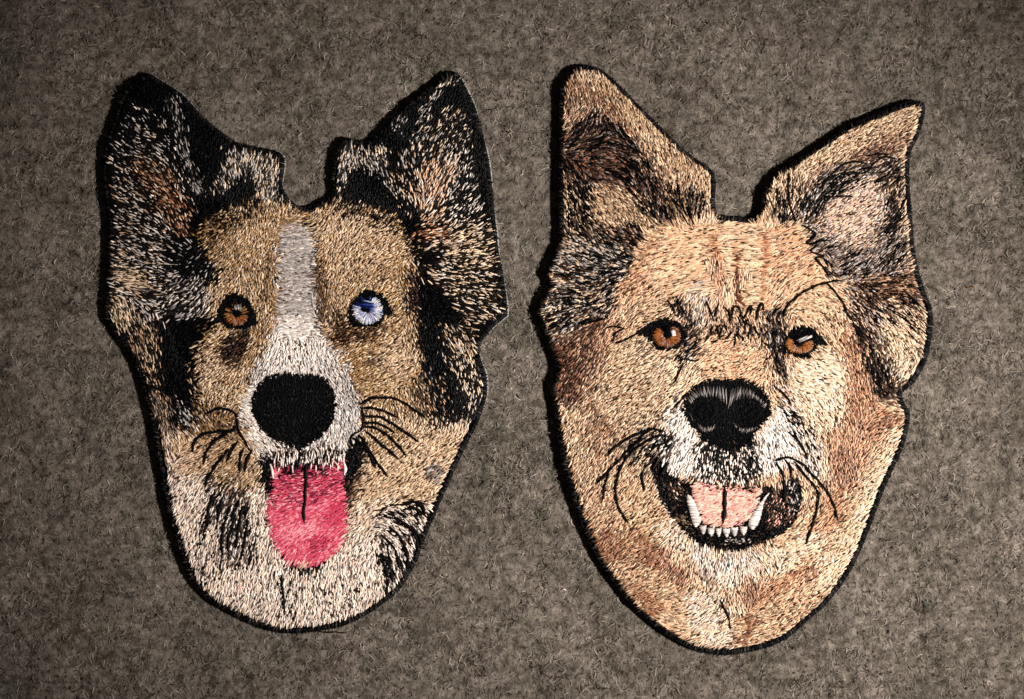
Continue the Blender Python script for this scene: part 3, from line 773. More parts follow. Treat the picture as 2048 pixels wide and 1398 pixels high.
G2 = [(1150,180,.3,1),(1200,190,.3,1),(1170,240,.7,-1),(1240,220,.5,1),(1290,280,.4,1),(1350,320,.3,1),(1390,360,.15,1),(1400,410,-.2,1),(1180,290,1,-.3),(1220,330,1,.2),(1250,310,1,.5),(1290,350,.5,1),(1320,400,.3,1),(1150,360,.5,1),(1140,430,.4,1),
 (1240,400,1,.6),(1270,430,.7,1),(1200,460,.8,.7),(1240,480,.9,.5),(1360,430,.5,1),(1160,500,1,.4),(1130,540,1,.2),(1160,580,1,.1),(1110,620,1,-.3),(1160,640,1,-.5),(1200,590,1,-.5),
 (1140,700,1,-.9),(1180,700,.6,-1),(1140,780,.8,-1),(1180,850,.8,-1),(1130,870,.5,-1),(1240,620,.8,-1),(1280,560,1,-.6),
 (1340,480,1,-.15),(1340,530,1,-.25),(1400,480,1,-.08),(1400,560,1,-.1),(1437,540,.1,1),(1478,560,0,1),(1460,540,1,0),(1510,500,1,0),(1505,580,1,0),(1580,480,1,-.4),(1590,530,1,-.5),(1560,580,.8,-.8),(1620,540,1,-.5),
 (1390,620,.2,-1),(1300,620,1,-.4),(1250,700,1,-.55),(1300,740,1,-.5),(1260,790,1,-.55),(1340,760,1,-.8),(1320,810,1,-.6),(1370,740,.8,-1),(1380,690,.8,-.6),(1460,700,1,-.25),(1440,740,1,-.15),(1510,730,1,-.6),(1480,650,.3,1),
 (1555,680,.2,1),(1555,740,.3,1),(1640,610,1,.3),(1670,650,.6,1),(1620,760,1,.35),(1660,740,1,.3),(1640,820,.6,1),(1590,820,.8,.6),(1710,720,.3,1),(1710,800,.3,1),(1690,880,.1,1),(1770,850,1,-.6),(1740,900,.8,-1),(1760,930,1,-.6),(1700,1000,1,-.7),(1680,940,.2,1),
 (1800,240,1,-.5),(1720,280,1,-.6),(1640,330,.9,-.7),(1580,380,.1,1),(1540,410,.2,1),(1610,400,.5,-1),(1680,350,1,-.7),(1740,330,1,-.3),(1790,340,.7,-.5),(1795,400,.4,-1),(1710,400,1,-.5),(1710,450,1,-.4),(1660,480,.9,-.4),(1700,520,.9,-.5),(1770,520,.7,-.7),(1800,460,.8,-.6),(1650,530,.6,.8),
 (1780,570,1,-.2),(1740,610,.8,.8),(1800,600,1,.3),(1830,620,.8,.8),(1820,680,.7,.9),(1790,640,.8,.7),(1760,680,.6,1),(1750,750,.3,1),(1810,750,.6,-1),(1800,800,1,.4),
 (1350,870,.7,-1),(1370,920,.6,-1),(1390,860,.4,-1),(1560,850,.7,1),(1590,890,.6,1),(1550,920,.2,1),(1620,910,.4,1),(1460,930,.05,1),(1420,930,-.2,1),(1500,930,.2,1),(1290,890,1,-.8),(1330,900,.7,-1),
 (1150,960,.5,-1),(1200,960,.7,-1),(1250,930,.7,-1),(1260,1010,.8,-.8),(1210,1050,.8,-.7),(1310,1050,1,-.6),(1280,1110,1,-.5),(1350,1120,.4,-1),(1240,1160,.8,-.5),(1300,1180,1,-.35),(1400,1130,.2,-1),(1460,1140,0,1),(1340,1230,1,.2),(1400,1220,1,-.5),(1420,1270,.8,-.5),(1440,1180,.6,-1),
 (1520,1130,.5,1),(1600,1080,1,-.3),(1640,1040,.8,-.6),(1680,1080,1,-.7),(1560,1180,1,-.6),(1620,1160,1,-.8),(1520,1240,1,-.3),(1580,1230,1,-.5),(1490,1280,1,-.15),(1480,1200,.3,1),(1620,980,.4,1),(1620,1020,.6,-1)]
T2G = [(1420,1000,1,-.25),(1480,1000,1,-.3),(1420,1030,1,-.3),(1480,1030,1,-.5)]
MG2 = [(1320,960,.5,1),(1350,1050,1,.2),(1430,1080,1,.05),(1500,1085,1,-.05),(1570,1040,.5,-1),(1590,980,.2,1)]

# ================================================================== patch builders
def patch_root(label, cx, cy):
    e = bpy.data.objects.new('embroidered_patch', None)
    e.empty_display_size = 0.02
    C.objects.link(e)
    e['label'] = label
    e['category'] = 'patch'
    e['group'] = 'embroidered dog face patches'
    return e

def sub_mask(inside, used, pts):
    m = full_mask(smooth_line(pts, 3, True)) & inside & ~used
    used |= m
    return m

def eye(parent, label, outline, ctr, rx, ry, pupil, iris_fn, guides, z, hl, pup_spec='K1'):
    """rim of black stitches > radial iris, pupil, highlight"""
    po = smooth_line(outline, 3, True)
    m = full_mask(po)
    x, y = scatter(m, 2.6)
    n = len(x)
    a = np.arctan2((y - ctr[1]) * 1.3, x - ctr[0]) + np.pi / 2 + rng.normal(0, .25, n)
    rim = stitch_mesh('eye', x, y, a, 9.0, 3.2, z + rng.random(n) * 2.5, 1.2, cols('K20 C1', n), M_BLACK, parent)
    rim['label'] = label
    # iris
    k = int(2 * np.pi * max(rx, ry) / 1.15)
    th = np.repeat(np.linspace(0, 2 * np.pi, k, endpoint=False), 2) + rng.normal(0, .03, 2 * k)
    lay_ = np.tile([0, 1], k)
    r0 = np.where(lay_ == 0, rng.uniform(.2, .4, 2 * k), rng.uniform(.35, .72, 2 * k)); r1 = np.where(lay_ == 0, rng.uniform(.62, .95, 2 * k), rng.uniform(.9, 1.08, 2 * k))
    keep, colr = iris_fn(th, lay_)
    th, r0, r1, colr = th[keep], r0[keep], r1[keep], colr[keep]
    ax, ay = ctr[0] + rx * r0 * np.cos(th), ctr[1] + ry * r0 * np.sin(th)
    bx, by = ctr[0] + rx * r1 * np.cos(th), ctr[1] + ry * r1 * np.sin(th)
    n = len(th)
    o = stitch_mesh('iris', (ax + bx) / 2, (ay + by) / 2, np.arctan2(by - ay, bx - ax), np.hypot(bx - ax, by - ay) + 1, 1.7, z + 2.6 + rng.random(n) * 1.6, 1.0, colr, M_THREAD, rim, z_end=-1.2)
    # pupil
    a = np.linspace(0, 2 * np.pi, 16, endpoint=False)
    pp = np.c_[pupil[0] + pupil[2] * np.cos(a), pupil[1] + pupil[3] * np.sin(a)]
    satin('pupil', pp, .1, 2.0, 2.8, pup_spec, rim, z + 5.2, maxlen=30, mat=M_BLACK)
    for pts, s, ang in hl:
        satin('highlight', pts, ang, 2.2, 2.8, s, rim, z + 6.8, maxlen=20)
    return rim

def border(parent, S, z0, z1, inset, wd, L, chain=False):
    """overlocked edge: stitches wrapped across the cut edge all round"""
    p = np.r_[S, S[:1]]
    seg = np.linalg.norm(np.diff(p, axis=0), axis=1)
    s = np.r_[0, np.cumsum(seg)]
    N = int(s[-1] / 2.3)
    u = np.linspace(0, s[-1], N, endpoint=False)
    x = np.interp(u, s, p[:, 0]); y = np.interp(u, s, p[:, 1])
    dx = np.interp(u + 3, s, p[:, 0]) - np.interp(u - 3, s, p[:, 0])
    dy = np.interp(u + 3, s, p[:, 1]) - np.interp(u - 3, s, p[:, 1])
    a = np.arctan2(dy, dx)
    nx, ny = np.sin(a), -np.cos(a)        # outward for a clockwise (screen) outline
    o1 = stitch_mesh('border_stitching', x - nx * inset + rng.normal(0, .6, N), y - ny * inset + rng.normal(0, .6, N), a + np.pi / 2 + rng.normal(.25, .22, N),
                     L * rng.uniform(.8, 1.25, N), wd, z1 + rng.random(N) * 2.0, 2.4, cols('K12 C7 d2', N), M_BLACK, parent, z_end=-5)  # charcoal and grey threads mixed in to imitate sheen on the black cord
    o1['kind'] = 'stuff'
    return o1, (x, y, nx, ny, a)

# ------------------------------------------------------------------ left patch
Z1 = 13.0
P1 = patch_root('dog face patch with black ears, white blaze, one blue eye and hanging pink tongue', 600, 700)
slab_mesh('backing_sheet', S1 + np.c_[np.where(S1[:, 1] < 820, 1.6 + 1.5 * np.sin(S1[:, 1] / 23.0), np.where(S1[:, 0] > 700, -4.0, 0.0)), 0.5 * (S1[:, 1] < 820)], 0.0, 3.2, M_BACK, P1)['label'] = 'pale stabiliser sheet peeping out along the edge'
slab_mesh('base_fabric', S1, 3.3, Z1, M_TWILL, P1)
used = np.zeros((GH, GW), bool)
NOSE1 = smooth_line([(504,812),(512,777),(535,755),(565,748),(600,750),(640,752),(664,775),(671,805),(668,835),(655,858),(640,875),(618,888),(598,903),(585,893),(555,882),(525,860),(509,835)], 4, True)
EYE1A = [(422,645),(432,633),(436,613),(444,600),(453,589),(467,586),(483,589),(496,596),(503,607),(509,620),(514,637),(516,647),(503,652),(491,659),(467,658),(451,659),(448,649),(434,645)]
EYE1B = [(695,637),(695,620),(704,603),(716,589),(731,581),(742,579),(753,585),(764,587),(773,600),(783,616),(791,629),(781,631),(770,633),(766,644),(753,653),(731,655),(710,655),(699,648)]
m_nose1 = full_mask(NOSE1); m_t1 = full_mask(TONGUE1)
for e_ in (EYE1A, EYE1B):
    used |= erode(full_mask(smooth_line(e_, 3, True)), 1)
used |= erode(m_nose1, 2); used |= erode(m_t1, 2)
fur = erode(IN1, 5)
fur[420:] &= erode(IN1, 8)[420:]
REG1 = [
 ('blaze', [(556,440),(600,440),(632,455),(634,600),(640,655),(600,668),(545,670),(552,560)], dict(L=16, wd=2.7, noise=.1, spacing=2.6, zr=3.5, dark=.05, warp=.2), 'white and silver grey blaze of crosswise stitches'),
 ('muzzle_fur', [(545,668),(600,666),(640,655),(672,700),(700,750),(720,800),(724,850),(713,885),(690,907),(650,918),(600,924),(545,918),(508,908),(486,882),(478,840),(484,800),(500,760),(520,720)], dict(L=12, wd=2.7, spacing=2.6, dark=.06, warp=.3), 'white muzzle fur around the nose'),
 ('ear', [(180,120),(470,120),(445,310),(440,390),(398,446),(385,490),(320,505),(180,500)], dict(wd=2.4, L=15, noise=.18, jit=6, warp=.25), 'black ear with rust patch and silver flecks'),
 ('ear', [(770,120),(1000,120),(1000,435),(900,446),(820,440),(795,395),(772,330),(780,250)], dict(wd=2.4, L=15, noise=.18, jit=6, warp=.25), 'black ear with peach patch and cream flecks'),
 ('hair_tuft', [(398,446),(440,390),(445,310),(470,270),(590,290),(590,410),(480,405)], dict(wd=2.4, L=15, noise=.18, jit=6, warp=.25), 'black and cream hair tuft between ear and forehead'),
 ('hair_tuft', [(660,270),(770,250),(775,330),(795,395),(820,442),(780,430),(720,408),(664,404)], dict(wd=2.4, L=15, noise=.18, jit=6, warp=.25), 'black and silver hair tuft at the inner ear'),
 ('cheek_ruff', [(180,495),(330,500),(385,480),(430,540),(430,600),(420,640),(398,690),(384,740),(400,850),(340,885),(280,885),(180,700)], dict(wd=2.4, L=15, noise=.18, jit=6, warp=.25), 'black cheek ruff with cream and silver flecks'),
 ('cheek_ruff', [(820,440),(900,446),(1030,430),(1030,840),(940,890),(880,860),(856,790),(846,700),(842,560)], dict(wd=2.4, L=15, noise=.18, jit=6, warp=.25), 'black cheek ruff with rows of cream flecks'),
 ('face_fur', [(385,480),(440,410),(600,400),(600,440),(556,440),(552,560),(545,668),(520,720),(484,800),(478,890),(400,880),(380,745),(430,600)], dict(L=10, wd=2.6, spacing=2.55, dark=.1, jit=5), 'golden tan face fur around the amber eye'),
 ('face_fur', [(600,400),(720,400),(820,440),(845,560),(848,700),(860,800),(850,880),(724,890),(720,800),(672,700),(634,600),(632,455),(600,440)], dict(L=10, wd=2.6, spacing=2.55, dark=.1, jit=5), 'golden tan face fur around the blue eye'),
 ('neck_fur', [(270,830),(1000,830),(1000,1300),(270,1300)], dict(L=14, wd=2.8), 'creamy white neck fur with dark streaks'),
]
for nm, pts, kw, lb in REG1:
    o = lay(nm, sub_mask(fur, used, pts), G1, P1, Z1 + 2, **kw)
    if o: o['label'] = lb
rest = fur & ~used
o = lay('fur_edge', rest, G1, P1, Z1 + 2)
# nose
x, y = scatter(m_nose1, 2.7); n = len(x)
nose = stitch_mesh('nose', x, y, np.arctan2(y - 890, x - 590) + rng.normal(0, .25, n), 10, 3.2, Z1 + 7 + rng.random(n) * 2.5, 1.3, cols('K12 C1', n), M_BLACK, P1)
nose['label'] = 'solid black satin stitched nose'
# tongue
x, y = scatter(erode(m_t1, 1), 2.3); n = len(x)
c, _ = pick(sample_plan(x, y, 3))
tongue = stitch_mesh('tongue', x, y, direction_at(T1G, x, y) + rng.normal(0, .07, n), 24 * rng.uniform(.7, 1.2, n), 2.8, Z1 + 6.5 + rng.random(n) * 2.2, 1.6, c, M_THREAD, P1)
tongue['label'] = 'long pink tongue hanging out'
rope_mesh('tongue_groove', [(611,925),(612,960),(610,1000),(607,1030),(609,1046)], 6.5, Z1 + 9.5, lin((20, 12, 14)), M_BLACK, tongue)
for pts in ([(540,928),(544,942),(547,957)], [(687,920),(690,936),(688,952)]):
    rope_mesh('tongue_edge', pts, 7, Z1 + 8, lin((225, 205, 200)), M_THREAD, tongue)

for pts in ([(520,916),(546,920),(549,955),(543,988),(530,986),(521,950)], [(690,908),(726,880),(734,900),(714,948),(694,990),(690,950)]):
    satin('mouth_corner', smooth_line(pts, 3, True), 1.2, 2.3, 3.0, 'K8 C1', P1, Z1 + 6, maxlen=14, mat=M_BLACK)
x = rng.uniform(548, 690, 230); y = 912 + np.abs(rng.normal(0, 13, 230)) - (x - 548) * .05
o = stitch_mesh('muzzle_fringe', x, y, np.pi / 2 + rng.normal(0, .22, 230), rng.uniform(12, 24, 230), 2.6, Z1 + 10 + rng.random(230) * 2, 1.2, cols('K7 D2 w5 l2', 230), M_THREAD, P1)
o['kind'] = 'stuff'; o['label'] = 'black and white hair fringe over the tongue root'

def iris_amber(th, l):
    keep = rng.random(len(th)) > np.where((th % (2*np.pi) > 5.2) | (th % (2*np.pi) < 0.45), .8, 0)
    n = len(th)
    top = (th > np.pi * 1.05) & (th < 5.35)
    c = np.where(top[:, None], cols('G1 O2 K4 D2', n), cols('o4 O3 B1', n))
    c = np.where((l == 1)[:, None] & ~top[:, None], cols('o5 G2 O2', n), c)
    return keep, c
eye(P1, 'amber eye with heavy black rim', EYE1A, (473, 628), 24, 23, (475, 624, 11, 10), iris_amber, G1, Z1 + 5, [([(469,611),(482,610),(484,621),(470,622)], 'g4 y3 d2 l1', 1.5)])

def iris_blue(th, l):
    n = len(th)
    t = th % (2 * np.pi)
    top = (t > np.pi * 1.12) & (t < np.pi * 1.62)
    right = (t < 1.0) | (t > 5.3)
    c = np.where((l == 0)[:, None], cols('i5 l4 b1', n), cols('W4 i4 l2', n))
    c = np.where((right & (l == 0))[:, None], cols('i3 b3 l2 n1', n), c)
    c = np.where(top[:, None], cols('K4 n3 b1', n), c)
    return np.ones(n, bool), c
blue = eye(P1, 'pale blue eye with heavy black rim', EYE1B, (735, 620), 30, 28, (730, 615, 9, 9), iris_blue, G1, Z1 + 5,
    [([(723,604),(740,598),(747,606),(742,613),(724,611)], 'b3 n5 i1', .1), ([(740,612),(748,612),(746,620),(738,621)], 'b5 n2 i2', .3)], 'K3 n1')

WH1 = [[(476,835),(462,821),(434,818),(413,828)],[(473,860),(434,863),(403,870),(389,884),(385,905)],[(455,867),(427,884),(413,905),(406,930)],[(459,898),(438,923),(417,954),(410,975)],
 [(476,881),(459,909),(453,926)],[(487,895),(480,919),(480,947)],[(503,902),(494,919),(489,944)],[(473,835),(478,860),(501,902)],
 [(720,810),(740,798),(766,795),(795,799),(823,816),(852,836)],[(724,816),(755,818),(797,835)],[(726,833),(762,835),(804,860),(838,884)],[(726,853),(755,858),(787,881),(813,912)],
 [(734,863),(762,888),(799,919)],[(703,874),(731,895),(752,937)],[(720,870),(748,916),(776,954)],[(724,811),(727,835),(724,858),(708,868),(701,884),(713,898)],[(440,868),(462,862),(476,850)],[(725,845),(760,848),(790,866)]]
for i, w in enumerate(WH1):
    rope_mesh('whisker', w, 5.6 if i not in (7, 15) else 3.8, Z1 + 8.5, lin((9, 9, 10)), M_BLACK, P1)
STREAK1 = [[(428,985),(418,1015),(411,1050)],[(446,990),(438,1020),(434,1048)],[(462,1010),(448,1050),(443,1090),(446,1118)],[(472,1030),(458,1070),(456,1118)],[(486,1010),(478,1050),(470,1100)],[(497,1035),(490,1075),(482,1120)],[(500,1010),(488,1030)],
 [(480,1000),(466,1030),(462,1050)],[(800,1012),(826,1004),(845,1012),(850,1030)],[(806,1020),(828,1016),(842,1028)],[(782,1034),(812,1048),(832,1075),(836,1104)],[(776,1052),(800,1075),(815,1110),(814,1140)],[(768,1075),(790,1100),(800,1140)],[(752,1106),(768,1130),(776,1162),(772,1190)],[(758,1102),(778,1130),(786,1165)],[(820,1052),(838,1072),(842,1090)],[(562,1150),(566,1190),(568,1225)]]
for w in STREAK1:
    rope_mesh('hair_stitch', w, rng.uniform(5, 7.5), Z1 + 7.2, lin((13, 11, 10)), M_BLACK, P1)
# edge: wrapped stitches and, below, a row of running stitches with a tail
o1, (bx, by, bnx, bny, ba) = border(P1, S1, 3, Z1 + 2.5, 6.5, 2.8, 15)
sel = np.arange(0, len(bx), 5)
sel = sel[by[sel] > 640]
n = len(sel)
o = stitch_mesh('running_stitch', bx[sel] - bnx[sel] * 5, by[sel] - bny[sel] * 5, ba[sel] + rng.normal(0, .2, n), 9, 3.0, Z1 + 4, 1.6, cols('K8 C6 g1', n), M_THREAD, P1)  # charcoal and grey put glints into the black thread's colour
o['kind'] = 'stuff'
rope_mesh('thread_tail', [(640,1264),(655,1265),(672,1264),(682,1266),(692,1265)], 2.6, 4.0, lin((26, 18, 16)), M_BLACK, P1, wob=.3)['label'] = 'loose dark thread tail at the chin'

# ------------------------------------------------------------------ right patch
Z2 = 17.5
P2 = patch_root('tan dog face patch with upright ears, two amber eyes and open mouth showing teeth', 1460, 720)
slab_mesh('backing_sheet', S2 + np.array([.8, 0.3]), 0.0, 3.2, M_TWILL, P2)
slab_mesh('base_fabric', S2, 3.3, Z2, M_TWILL, P2)
used = np.zeros((GH, GW), bool)
NOSE2 = smooth_line([(1367,816),(1375,787),(1394,770),(1421,760),(1452,758),(1484,758),(1507,767),(1526,782),(1540,806),(1542,825),(1531,842),(1515,860),(1507,877),(1504,893),(1484,893),(1460,908),(1438,894),(1418,886),(1402,878),(1397,863),(1378,849),(1369,831)], 4, True)
EYE2A = [(1272,667),(1283,655),(1300,644),(1322,636),(1339,635),(1356,643),(1366,653),(1375,670),(1376,683),(1364,694),(1347,700),(1330,703),(1313,698),(1300,687),(1296,676),(1283,670)]
EYE2B = [(1561,691),(1568,675),(1579,660),(1593,653),(1609,651),(1626,658),(1639,668),(1647,677),(1655,685),(1658,692),(1649,693),(1639,687),(1635,694),(1633,702),(1622,708),(1624,716),(1610,719),(1596,716),(1576,710),(1566,704)]
m_nose2 = full_mask(NOSE2); m_mouth2 = full_mask(MOUTH2); m_t2 = full_mask(TONGUE2)
for e_ in (EYE2A, EYE2B):
    used |= erode(full_mask(smooth_line(e_, 3, True)), 1)
used |= erode(m_nose2, 2); used |= erode(m_mouth2, 2)
fur = erode(IN2, 5)
fur[270:, :-2] &= fur[270:, 2:]
fur[430:] &= erode(IN2, 7)[430:]
REG2 = [
 ('forehead_fur', [(1285,490),(1330,440),(1420,425),(1530,425),(1600,440),(1640,500),(1664,580),(1640,570),(1600,590),(1565,620),(1540,620),(1410,625),(1375,600),(1300,560),(1262,548)], dict(L=19, wd=2.7, noise=.1, spacing=2.65, zr=4, jit=3, dark=.11, warp=.3), 'peach and cream forehead of long crosswise stitches'),
 ('ear', [(1090,110),(1450,110),(1450,440),(1330,440),(1285,490),(1260,510),(1090,500)], {}, 'upright tan ear with dark brown inner hair'),
 ('ear', [(1510,180),(1880,180),(1845,548),(1720,560),(1660,570),(1640,500),(1600,440),(1510,440)], {}, 'tilted tan ear with pale pinkish inside'),
 ('cheek_tuft', [(1050,495),(1260,510),(1285,495),(1265,545),(1215,642),(1120,690),(1050,680)], {}, 'black and grey cheek tuft'),
 ('cheek_tuft', [(1690,570),(1845,545),(1890,560),(1890,780),(1830,830),(1790,800),(1745,790),(1720,690)], {}, 'dark brown and cream cheek tuft'),
 ('muzzle_fur', [(1338,822),(1377,800),(1395,850),(1510,880),(1545,830),(1572,800),(1602,842),(1645,890),(1630,960),(1560,975),(1380,965),(1325,955),(1300,880)], dict(L=14), 'white muzzle fur either side of the nose'),
 ('cheek_fur', [(1080,670),(1215,640),(1265,545),(1300,560),(1375,600),(1420,625),(1420,740),(1375,800),(1338,822),(1300,880),(1230,890),(1180,960),(1090,960)], dict(L=14, dark=.1), 'cream and rust cheek fur below the eye'),
 ('cheek_fur', [(1540,620),(1600,590),(1664,570),(1690,580),(1720,690),(1750,800),(1830,830),(1810,900),(1740,960),(1645,960),(1645,890),(1572,800),(1552,765)], dict(L=14, dark=.1), 'cream and peach cheek fur below the eye'),
 ('nose_bridge', [(1410,620),(1545,615),(1555,770),(1375,800),(1400,740)], dict(L=12), 'peach nose bridge'),
 ('neck_fur', [(1080,860),(1880,860),(1880,1340),(1080,1340)], dict(L=14, wd=2.8, dark=.1), 'cream neck fur with rust streaks'),
]
for nm, pts, kw, lb in REG2:
    o = lay(nm, sub_mask(fur, used, pts), G2, P2, Z2 + 2, **kw)
    if o: o['label'] = lb
o = lay('fur_edge', fur & ~used, G2, P2, Z2 + 2)
# nose with grey zigzag highlights
x, y = scatter(m_nose2, 2.7); n = len(x)
nose = stitch_mesh('nose', x, y, np.arctan2(y - 880, x - 1455) + rng.normal(0, .25, n), 11, 3.2, Z2 + 7 + rng.random(n) * 2.5, 1.3, cols('K40 C2', n), M_BLACK, P2)
nose['label'] = 'black nose with grey zigzag highlight'
def zz(path_top, path_bot, k):
    a = smooth_line(path_top, 10); b_ = smooth_line(path_bot, 10)
    ta = a[np.linspace(0, len(a) - 1, k).astype(int)]; tb = b_[np.linspace(0, len(b_) - 1, k).astype(int)]
    out = []
    for i in range(k):
        out.append((ta[i], tb[i]))
        if i < k - 1: out.append((tb[i], ta[i + 1]))
    return out
segs = zz([(1374,798),(1385,783),(1405,773),(1430,771),(1452,774)], [(1384,808),(1396,795),(1412,796),(1434,797),(1453,812)], 16)
segs += zz([(1463,778),(1480,773),(1500,777),(1516,791),(1534,806)], [(1456,818),(1476,800),(1500,798),(1516,803),(1526,818)], 15)
segs += zz([(1395,846),(1410,852),(1430,848)], [(1402,862),(1414,866),(1428,860)], 7)
segs += zz([(1480,855),(1495,856),(1512,852)], [(1478,864),(1492,867),(1510,860)], 7)
segs += [((1380,825), (1386,845)), ((1468,850), (1476,856)), ((1466,846), (1474,850))]
A = np.array([s_[0] for s_ in segs]); Bq = np.array([s_[1] for s_ in segs]); n = len(A)
d = Bq - A
stitch_mesh('nose_highlight', (A[:, 0] + Bq[:, 0]) / 2, (A[:, 1] + Bq[:, 1]) / 2, np.arctan2(d[:, 1], d[:, 0]), np.hypot(d[:, 0], d[:, 1]), 2.3, Z2 + 11, 1.2, cols('g4 d6', n), M_THREAD, nose)
for cx, cy in ((1412, 822), (1500, 826)):
    a = np.linspace(0, 2 * np.pi, 18, endpoint=False)
    satin('nostril', np.c_[cx + 24 * np.cos(a), cy + 17 * np.sin(a)], .35, 2.6, 3.0, 'K1', nose, Z2 + 9.4, maxlen=16, mat=M_BLACK)
# mouth, tongue, teeth
x, y = scatter(erode(m_mouth2, 1), 2.8); n = len(x)
c, _ = pick(sample_plan(x, y, 3))
mouth = stitch_mesh('mouth', x, y, direction_at(MG2, x, y) + rng.normal(0, .25, n), 10, 3.2, Z2 + 2 + rng.random(n) * 2.5, 1.3, c, M_THREAD, P2)
mouth['label'] = 'open black lined mouth'
x, y = scatter(erode(m_t2, 1), 2.3); n = len(x)
c, _ = pick(sample_plan(x, y, 3))
tongue = stitch_mesh('tongue', x, y, direction_at(T2G, x, y) + rng.normal(0, .07, n), 19 * rng.uniform(.7, 1.2, n), 2.8, Z2 + 5.5 + rng.random(n) * 2, 1.6, c, M_THREAD, P2)
tongue['label'] = 'pale salmon pink tongue'
rope_mesh('tongue_groove', [(1449,972),(1450,1000),(1449,1025),(1446,1048)], 8.5, Z2 + 8.2, lin((22, 14, 12)), M_BLACK, tongue)
CAN = [[(1374,992),(1381,993),(1389,1006),(1397,1027),(1401,1038),(1399,1046),(1391,1054),(1386,1044),(1381,1023)], [(1538,986),(1529,995),(1517,1010),(1505,1032),(1498,1047),(1502,1057),(1508,1057),(1517,1042),(1523,1021),(1527,1003)]]
for p in CAN:
    o = satin('tooth', smooth_line(p, 3, True), .05, 1.6, 2.1, 'w4 l5 W2', P2, Z2 + 7.5, maxlen=40)
    o['label'] = 'long white canine tooth'
for i, (cx, cy) in enumerate([(1406,1059),(1422,1063),(1437,1064),(1453,1065),(1469,1063),(1487,1061)]):
    hw = 6 if i != 2 else 4.5
    p = smooth_line([(cx - hw, cy - 8), (cx, cy - 7), (cx + hw, cy - 8), (cx + hw * .6, cy + 4), (cx, cy + 9), (cx - hw * .6, cy + 4)], 3, True)
    satin('tooth', p, .1, 1.7, 2.0, 'l6 w4', P2, Z2 + 7.5, maxlen=40, over=.8)

def iris_orange(th, l):
    n = len(th)
    t = th % (2 * np.pi)
    c = np.where((l == 0)[:, None], cols('O4 o4 R1', n), cols('o5 O2', n))
    keep = ~((t > np.pi * 1.28) & (t < np.pi * 1.62))
    return keep, c
def iris_orange2(th, l):
    n = len(th)
    t = th % (2 * np.pi)
    c = np.where((l == 0)[:, None], cols('O4 o4 D1', n), cols('o6 G1', n))
    keep = ~((t > np.pi * 1.25) & (t < np.pi * 1.85))
    return keep, c
eye(P2, 'amber eye with round white glint', EYE2A, (1334, 672), 27, 22, (1336, 663, 11.5, 12), iris_orange, G2, Z2 + 5, [([(1342,661),(1349,662),(1351,672),(1345,671)], 'W3 c2', .4)])
eye(P2, 'amber eye with grey streak glint', EYE2B, (1599, 689), 27, 18, (1598, 681, 13, 9), iris_orange2, G2, Z2 + 5, [([(1594,681),(1606,675),(1622,670),(1623,675),(1607,682),(1596,686)], 'l4 g3', -.4)])

WH2 = [[(1283,863),(1248,882),(1228,896),(1214,912)],[(1291,874),(1258,899),(1234,925),(1214,945),(1192,969)],[(1292,885),(1266,901),(1248,923),(1237,948),(1232,970),(1232,994),(1240,1021),(1258,1047)],
 [(1218,945),(1210,970),(1204,1005)],[(1288,936),(1284,954),(1289,981)],[(1332,869),(1310,874),(1291,885)],[(1332,887),(1313,891),(1300,904)],[(1330,863),(1332,887),(1340,896)],[(1338,926),(1325,942),(1321,953)],
 [(1283,863),(1305,858),(1330,863)],[(1550,922),(1574,915),(1602,926),(1622,946),(1650,977),(1667,1008),(1676,1042)],[(1588,922),(1615,956),(1636,984),(1633,1022),(1622,1059),(1612,1089)],[(1552,924),(1566,950),(1569,980),(1571,1005)],
 [(1571,919),(1581,936),(1583,956)],[(1578,864),(1602,888),(1615,919)]]
for w in WH2:
    rope_mesh('whisker', w, 5.0, Z2 + 8.5, lin((9, 9, 10)), M_BLACK, P2)
HAIR2 = [[(1295,652),(1266,672),(1229,689)],[(1249,656),(1232,666),(1225,686)],[(1212,656),(1232,653),(1249,657)],[(1369,723),(1358,746),(1346,769)],[(1683,560),(1640,569),(1600,589),(1574,614),(1566,637)],[(1655,566),(1683,600),(1697,629),(1715,660),(1726,686)],
 [(1604,450),(1632,468),(1614,486),(1635,489),(1623,503),(1650,513),(1632,516),(1647,534),(1656,549)],[(1740,336),(1764,315),(1797,318)],[(1734,312),(1758,308),(1779,309)],[(1650,366),(1674,339),(1701,324),(1734,327)],[(1677,348),(1700,344),(1725,348)],
 [(1632,402),(1665,393),(1710,393)],[(1578,348),(1577,384),(1581,414),(1593,444)],[(1413,600),(1421,624),(1429,642)],[(1434,613),(1432,624),(1429,634)],[(1449,614),(1459,627),(1460,646)],[(1460,646),(1467,617),(1473,613),(1480,620),(1484,642)],
 [(1486,639),(1502,613),(1504,617),(1500,630)],[(1513,640),(1520,612),(1526,607),(1527,624)],[(1534,632),(1538,639),(1543,644)],[(1426,650),(1420,668),(1410,680)],[(1434,650),(1438,665),(1440,675)],[(1467,660),(1458,672),(1450,680)],[(1471,668),(1470,680),(1469,694)],
 [(1491,646),(1490,658),(1488,670)],[(1508,652),(1514,664),(1522,673)],[(1446,650),(1443,662),(1438,674)],[(1478,652),(1476,664),(1474,674)],[(1500,650),(1502,660),(1500,668)],[(1336,600),(1345,615),(1352,632)],[(1352,592),(1360,610),(1372,632)],
 [(1540,700),(1535,690),(1528,684)],[(1440,1200),(1455,1230),(1462,1260)],[(1345,820),(1362,800),(1382,785)],[(1545,770),(1570,790),(1584,812)],[(1375,720),(1392,722),(1398,716)]]
for w in HAIR2:
    rope_mesh('hair_stitch', w, 4.0, Z2 + 8.2, lin((14, 11, 10)), M_BLACK, P2)

